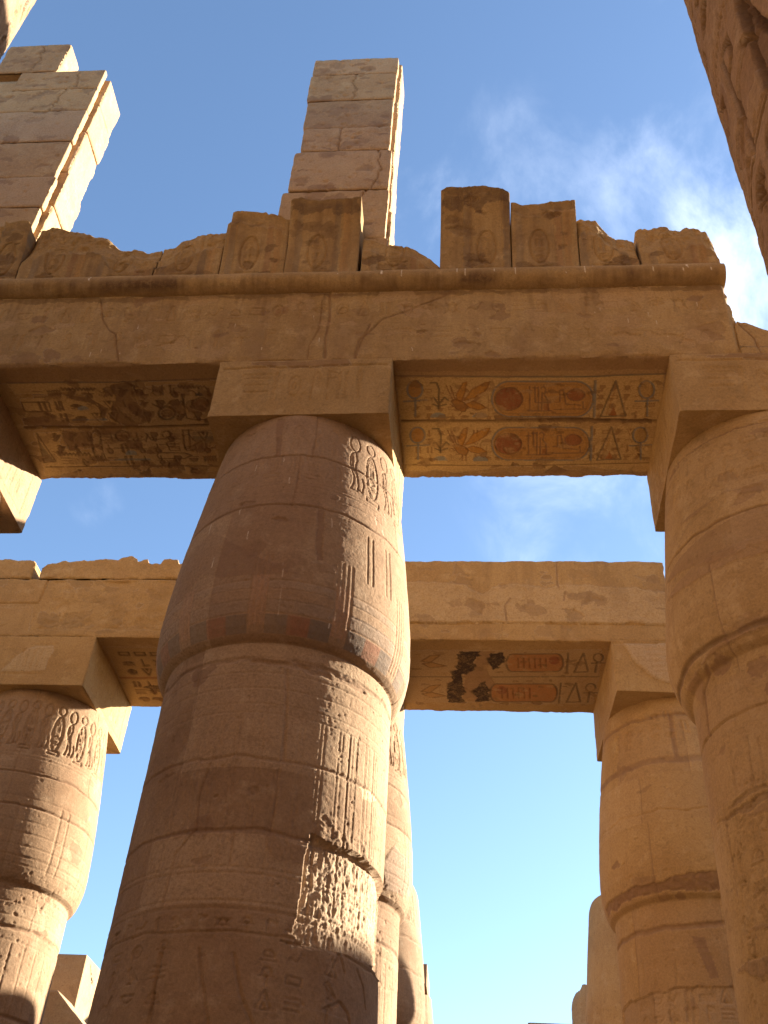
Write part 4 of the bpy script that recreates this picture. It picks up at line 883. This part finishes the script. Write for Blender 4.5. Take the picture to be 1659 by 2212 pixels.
def front_B2(C):
    C.fill([(-3, 14.73), (4.5, 14.73), (4.5, 15.55), (4.2, 15.66), (3.9, 15.62), (3.7, 15.75), (3.2, 15.72), (2.6, 15.78), (2.0, 15.78), (1.7, 15.7), (1.4, 15.76), (.9, 15.8), (.45, 15.72), (.2, 15.5), (-.2, 15.78), (-1, 15.85), (-3, 15.85)], .03, (0.420, 0.301, 0.175), .55, rag=.05, rough=.02)
    C.line([(-3, 14.72), (-.3, 14.70), (.4, 14.735), (4.5, 14.70)], .025, .03)
    mortar(C, 40, np.random.RandomState(3), (-1.5, 4.3, 14.3, 16.5), (.24, .15, .08)); C.blend((slice(None), slice(None)), np.clip(1.3*fbm(C.A*2.2, C.B*.7, 79)+.5*fbm(C.A*12, C.B*1.2, 80), 0, .5), (.2, .12, .06))
    for q in ([(1.95, 16.5), (1.93, 15.8), (1.96, 15.7)], [(.75, 14.8), (.72, 15.2), (.85, 15.4)], [(2.05, 15.35), (2.1, 15.6)]): C.line(q, .03, .01, PATCH, .6)
def soffit_B2(C):
    rng = np.random.RandomState(16)
    Z6 = lambda x, y: tuple(on(829.5+x/2, 1106+y/2, 2, 14.27)[:2])
    PL = lambda pts: [Z6(*p) for p in pts]
    C.fill(PL([(60, 595), (940, 595), (930, 700), (900, 830), (60, 820)]), .004, (0.364, 0.252, 0.140), .65, rag=.05)
    gb = dict(w=.03, d=.012, col=(0.119, 0.084, 0.056), al=.8)
    for y0, x0, k in ((605, 530, 1.), (735, 460, 1.)):
        cap = capsule(x0, x0+245 if y0 < 700 else x0+290, y0+8, y0+85, 26)
        C.fill(PL(cap), 0, (0.336, 0.140, 0.049), .8); C.line(PL(cap), **gb, close=True)
        C.fill(PL(circ(x0+205 if y0 < 700 else x0+48, y0+35, 24, 18)), 0, RED, .8)
        for j in range(6): C.line(PL([(x0+50+j*24, y0+25), (x0+52+j*24, y0+70)]), .022, .01, (0.175, 0.070, 0.035), .8)
        e = x0+268 if y0 < 700 else x0+305
        C.line(PL([(e, y0+5), (e-8, y0+90)]), **gb); C.line(PL([(e+65, y0+5), (e+25, y0+88), (e+85, y0+85), (e+65, y0+5)]), **gb)
        C.line(PL(circ(e+130, y0+25, 20, 18)), **gb); C.line(PL([(e+100, y0+48), (e+158, y0+48)]), **gb); C.line(PL([(e+124, y0+45), (e+116, y0+88)]), **gb)
        for wg in ([(160, 40), (200, 15), (245, 12), (200, 45)], [(165, 50), (210, 45), (270, 60), (200, 68)]): C.fill(PL([(x, y0+y) for x, y in wg]), 0, (0.322, 0.175, 0.063), .7); C.line(PL([(x, y0+y) for x, y in wg]), .02, .01, (0.140, 0.077, 0.042), .8, close=True)
    C.line(PL([(60, 712), (930, 712)]), .03, .02, (0.140, 0.105, 0.070), .7)
    C.fill(PL([(400, 600), (480, 600), (440, 680), (480, 740), (410, 820), (340, 815), (350, 700), (400, 640)]), .006, (0.280, 0.171, 0.091), .95, rag=.03)
    mortar(C, 90, rng, (-1.4, 2.9, 19.6, 22.2), (.36, .23, .11), r=(.03, .16)); mortar(C, 70, rng, (-1.4, 2.9, 19.6, 22.2), (.17, .1, .05), r=(.02, .14))
    for q in ([(335, 600), (408, 600), (385, 680), (335, 700), (350, 760), (345, 815), (275, 820), (268, 780), (310, 690)], [(460, 605), (520, 605), (510, 660), (470, 685), (455, 640)], [(400, 740), (450, 730), (440, 820), (395, 820)], [(310, 610), (360, 605), (345, 640), (312, 630)]):
        C.fill(PL(q), 0, (.10, .06, .035), .5, rag=.22); C.fill(PL(q), 0, BLK, .9, rag=.12); C.fill(PL(q), 0, BLK, .5, rag=.18)
sweep('beam', [(19.2, 14.27), (22.35, 14.27), (22.35, 16.5), (19.2, 16.5)], [.024, .15, .3, .024], 'x', xr, M_FAR, tB2, decor={3: front_B2, 0: soffit_B2}, chip=.035, seed=17, endchip=.01)

# ------------------------------------------------------------------ ruins behind
tR = thing('ruined_wall', 'broken stone wall end at the lower left behind the sunlit column', 'wall', (-12.5, 31, 0))
xs = np.arange(-15, -11.02, .06)
sweep('wall_end', [(-15, 30.), (-11.05, 30.), (-11.05, 32.6), (-15, 32.6)], [.06, .06, .3, .2], 'z', np.arange(0, 10.62, .06), M_PIER, tR, seed=5, chip=.012, rough=.5,
      offset=lambda al, Q: np.stack([Q[..., 0]*0, np.where(Q[..., 1] > 31, -np.clip(al-9.9, 0, None)[:, None]*1.1, 0)], -1))
sweep('fallen_block', [(-14, 27.6), (-9.9, 27.6), (-9.9, 28.8), (-14, 28.8)], [.06, .06, .3, .2], 'z', np.arange(0, 9.0, .06), M_PIER, tR, seed=9, chip=.03,
      offset=lambda al, Q: np.stack([np.where(Q[..., 0] > -12, -np.clip(al-8.2, 0, None)[:, None]*1.1, 0), Q[..., 1]*0], -1))
tE = thing('ruined_wall', 'low distant stone block at the bottom edge of the sky', 'wall', (3, 44.5, 0))
sweep('masonry', [(2.1, 44), (9, 44), (9, 46), (2.1, 46)], [.1, .1, .3, .3], 'z', np.arange(0, 12.85, .1), M_FAR, tE, seed=5, chip=.1)
# beam-carrying rows; the lone unseen columns after them are added for their shade
def far_row(label, y, xsn, zt, x0, x1):
    t = thing('roofed_colonnade', label, 'colonnade', ((x0+x1)/2, y, 0), 'roofed rows behind the right columns')
    for x in xsn:
        th_ = np.linspace(0, 2*PI, 48, endpoint=False); zz = np.concatenate([np.linspace(0, 8.6, 12), np.linspace(8.72, 13, 40)])
        rr_ = r_of(zz); Pq = np.stack([x+rr_[:, None]*np.cos(th_), y+rr_[:, None]*np.sin(th_), zz[:, None]+0*th_[None]], -1)
        mesh_grid('column_shaft', Pq, M_FAR, t, closed=True)
        sweep('abacus', [(x-1.4, y-1.4), (x+1.4, y-1.4), (x+1.4, y+1.4), (x-1.4, y+1.4)], [.2]*4, 'z', [13, 13.6, 14.27], M_FAR, t, seed=int(x))
    sweep('beam', [(y-1.4, 14.27), (y+1.4, 14.27), (y+1.4, zt), (y-1.4, zt)], [.3, .3, .3, .3], 'x', np.arange(x0, x1, .3), M_FAR, t, seed=3, chip=.05)
def stump(label, ax, top, s):
    column(label, ax, PI, 1.2, .08, 5., None, None, seed=s, ztop=top, broken=bz(top-.1, s, .15), group=GB, mat=M_FAR)
column('added broken column hidden behind the two shaded columns on the right, to cast shade', (8.1, 29.8), PI, 1.2, .08, 5., None, None, seed=8, ztop=13., broken=bz(12.95, 8, .1), group=GB, mat=M_FAR)  # unseen column added so its shadow crosses the left column low down
column('added intact column with a beam stone, out of sight to the right, to cast shade', (28.0, 29.6), PI, 1.2, .08, 5., None, dict(x0=26.6, x1=29.4, y0=28.2, y1=31., z1=16.4, step=.2), seed=7, group=GB, mat=M_FAR)  # unseen column added, top height set to shade the central shaft's foot

# ------------------------------------------------------------------ giant nave columns standing beside the camera
def nave(label, ax, r0, lo, hi, cen, half, step, z0, z1, seed):
    ax = np.array(ax); th = angles(cen, half, step, r0); zz = np.concatenate([np.linspace(0, z0, 20)[:-1], np.arange(z0, z1, step), np.linspace(z1, 17.2, 30)])
    C = Canvas((th-cen)*r0, zz); rng = np.random.RandomState(seed)
    C.H += .035*fbm(C.A*1.3, C.B*1.3, seed)+.015*fbm(C.A*7, C.B*7, seed+1)+.006*fbm(C.A*30, C.B*30, seed+2, 3)
    a0, a1 = -half*r0, half*r0
    for z in np.arange(z0, z1, 1.15): C.joint(z, a0, a1, .02, .025, .03, seed=int(z*3))
    for z in np.arange(z0+.3, z1, 2.3):
        C.text(a0, a1, z, z+.7, rng, .30, .06, .028, (.14, .08, .045))
        for a in np.arange(a0, a1, .38):
            C.glyph(['man', 'bird', 'cobra_', 'reeds', 'flag'][rng.randint(5)].replace('cobra_', 'snake'), a+.2, z+1.3, .36, 1.1, .07, .035, (.14, .08, .045))
        for k in range(8): C.line([(a0, z+.78+.012*k*0), (a1, z+.78)], .014, .02)
        for a in np.arange(a0, a1, .06): C.line([(a, z+1.86), (a+.05, z+2.1)], .012, .016)
    mortar(C, 30, rng, (a0, a1, z0, z1), PATCH, r=(.05, .3)); C.pits(60, rng, r=(.02, .07), d=(.02, .06), box=(a0, a1, z0, z1))
    RR = r0+C.H
    P = np.stack([ax[0]+RR*np.cos(th)[None], ax[1]+RR*np.sin(th)[None], zz[:, None]+0*RR], -1)
    t = thing('giant_column', label, 'column', (ax[0], ax[1], 0), 'giant open-papyrus columns of the nave')
    mesh_grid('shaft', P, M_COL, t, C.P.reshape(-1, 4), closed=True)
    th2 = np.linspace(0, 2*PI, 96, endpoint=False); z2 = np.linspace(17.2, 20.6, 40); r2 = r0+1.5*((z2-17.2)/3.4)**2.2
    P2 = np.stack([ax[0]+r2[:, None]*np.cos(th2), ax[1]+r2[:, None]*np.sin(th2), z2[:, None]+0*th2[None]], -1)
    mesh_grid('capital', P2, M_COL, t, closed=True, caps=[[(39, k) for k in range(96)]])
    sweep('abacus', [(ax[0]-1.5, ax[1]-1.5), (ax[0]+1.5, ax[1]-1.5), (ax[0]+1.5, ax[1]+1.5), (ax[0]-1.5, ax[1]+1.5)], [.2]*4, 'z', [20.6, 21.2, 21.8], M_COL, t, seed=seed)
    return t
def tangent_axis(az, Y, r, sgn):
    """centre of a column of radius r at depth Y whose limb lies on azimuth az (deg from +Y)"""
    d = np.array([math.sin(R(az)), math.cos(R(az))]); n = np.array([d[1], -d[0]])*sgn
    # centre = t d + r n with y = Y
    t = (Y-r*n[1])/d[1]; c = t*d+r*n; return c, math.atan2(-n[1], -n[0])
cR, tR_ = tangent_axis(24.43, 2.8, 1.8, 1); cL, tL_ = tangent_axis(-45.75, 2.8, 1.8, -1)
nave('huge carved column in deep shade at the upper right corner, very close by', cR, 1.8, 0, 0, tR_-.2, 1.25, .014, 3.2, 11.5, 7)
nave('huge column at the upper left corner, a sliver of it blazing in the sun', cL, 1.8, 0, 0, tL_+.2, .5, .015, 8., 13., 9)
# the rest of the hall around and behind the camera
def simple_giant(x, y, label):
    t = thing('giant_column', label, 'column', (x, y, 0), 'giant open-papyrus columns of the nave')
    th2 = np.linspace(0, 2*PI, 72, endpoint=False); z2 = np.linspace(0, 17.2, 60); P2 = np.stack([x+1.8*np.cos(th2)[None]+0*z2[:, None], y+1.8*np.sin(th2)[None]+0*z2[:, None], z2[:, None]+0*th2[None]], -1)
    mesh_grid('shaft', P2, M_COL, t, closed=True)
    z2 = np.linspace(17.2, 20.6, 40); r2 = 1.8+1.5*((z2-17.2)/3.4)**2.2
    P2 = np.stack([x+r2[:, None]*np.cos(th2), y+r2[:, None]*np.sin(th2), z2[:, None]+0*th2[None]], -1)
    mesh_grid('capital', P2, M_COL, t, closed=True, caps=[[(39, k) for k in range(72)]])
    sweep('abacus', [(x-1.5, y-1.5), (x+1.5, y-1.5), (x+1.5, y+1.5), (x-1.5, y+1.5)], [.3]*4, 'z', [20.6, 21.2, 21.8], M_COL, t, seed=3)
SP = cR[0]-cL[0]
for k, lab in ((-1, 'giant nave column out of sight to the left'), (2, 'giant nave column out of sight to the right')): simple_giant(cL[0]+k*SP, 2.8, lab)
for k, lab in ((-1, 'giant column behind the camera, first of the far row'), (0, 'giant column behind the camera, second of the far row'), (1, 'giant column behind the camera, third of the far row'), (2, 'giant column behind the camera, last of the far row')): simple_giant(cL[0]+k*SP, -6.2, lab)
for y, lab in ((2.8, 'massive roof beam on the giant columns overhead'), (-6.2, 'massive roof beam on the giant columns behind the camera')):
    t = thing('roof_beam', lab, 'beam', (0, y, 21.8))
    sweep('beam', [(y-1.5, 21.8), (y+1.5, 21.8), (y+1.5, 24.), (y-1.5, 24.)], [.3]*4, 'x', np.arange(-17, 15, .3), M_BEAM, t, seed=3)
far_row('side aisle colonnade behind the camera', -15.5, (-23., -16.3, -9.5, -2.7, 4.5, 11.8, 19), 18.6, -24.5, 20.5)
t = thing('hall_wall', 'long enclosing wall far behind the camera', 'wall', (0, -26, 0)); sweep('masonry', [(-40, -27), (40, -27), (40, -26), (-40, -26)], [.8, .8, .8, .8], 'z', np.arange(0, 16, .8), M_BEAM, t, seed=4)
t = thing('hall_wall', 'long enclosing wall far out of sight to the left', 'wall', (-34, 0, 0)); sweep('masonry', [(-35, -26), (-34, -26), (-34, 60), (-35, 60)], [.8, .8, .8, .8], 'z', np.arange(0, 16, .8), M_BEAM, t, seed=4)
t = thing('hall_wall', 'tall enclosing wall added far out of sight to the right to shade the ground', 'wall', (38, 0, 0)); sweep('masonry', [(38, -27), (39.5, -27), (39.5, 56), (38, 56)], [.8, .8, .8, .8], 'z', np.arange(0, 16, .8), M_BEAM, t, seed=4)  # wall added and sized so its shadow darkens the hall floor
t = thing('hall_wall', 'enclosing wall added far beyond the ruins to shade the ground, hidden below the picture', 'wall', (2, 57, 0)); sweep('masonry', [(-34, 56.5), (38, 56.5), (38, 58), (-34, 58)], [.8, .8, .8, .8], 'z', np.arange(0, 14, .8), M_BEAM, t, seed=4)  # wall put in to keep low sun off the floor beyond the columns
print('verts', sum(len(m.vertices) for m in bpy.data.meshes))
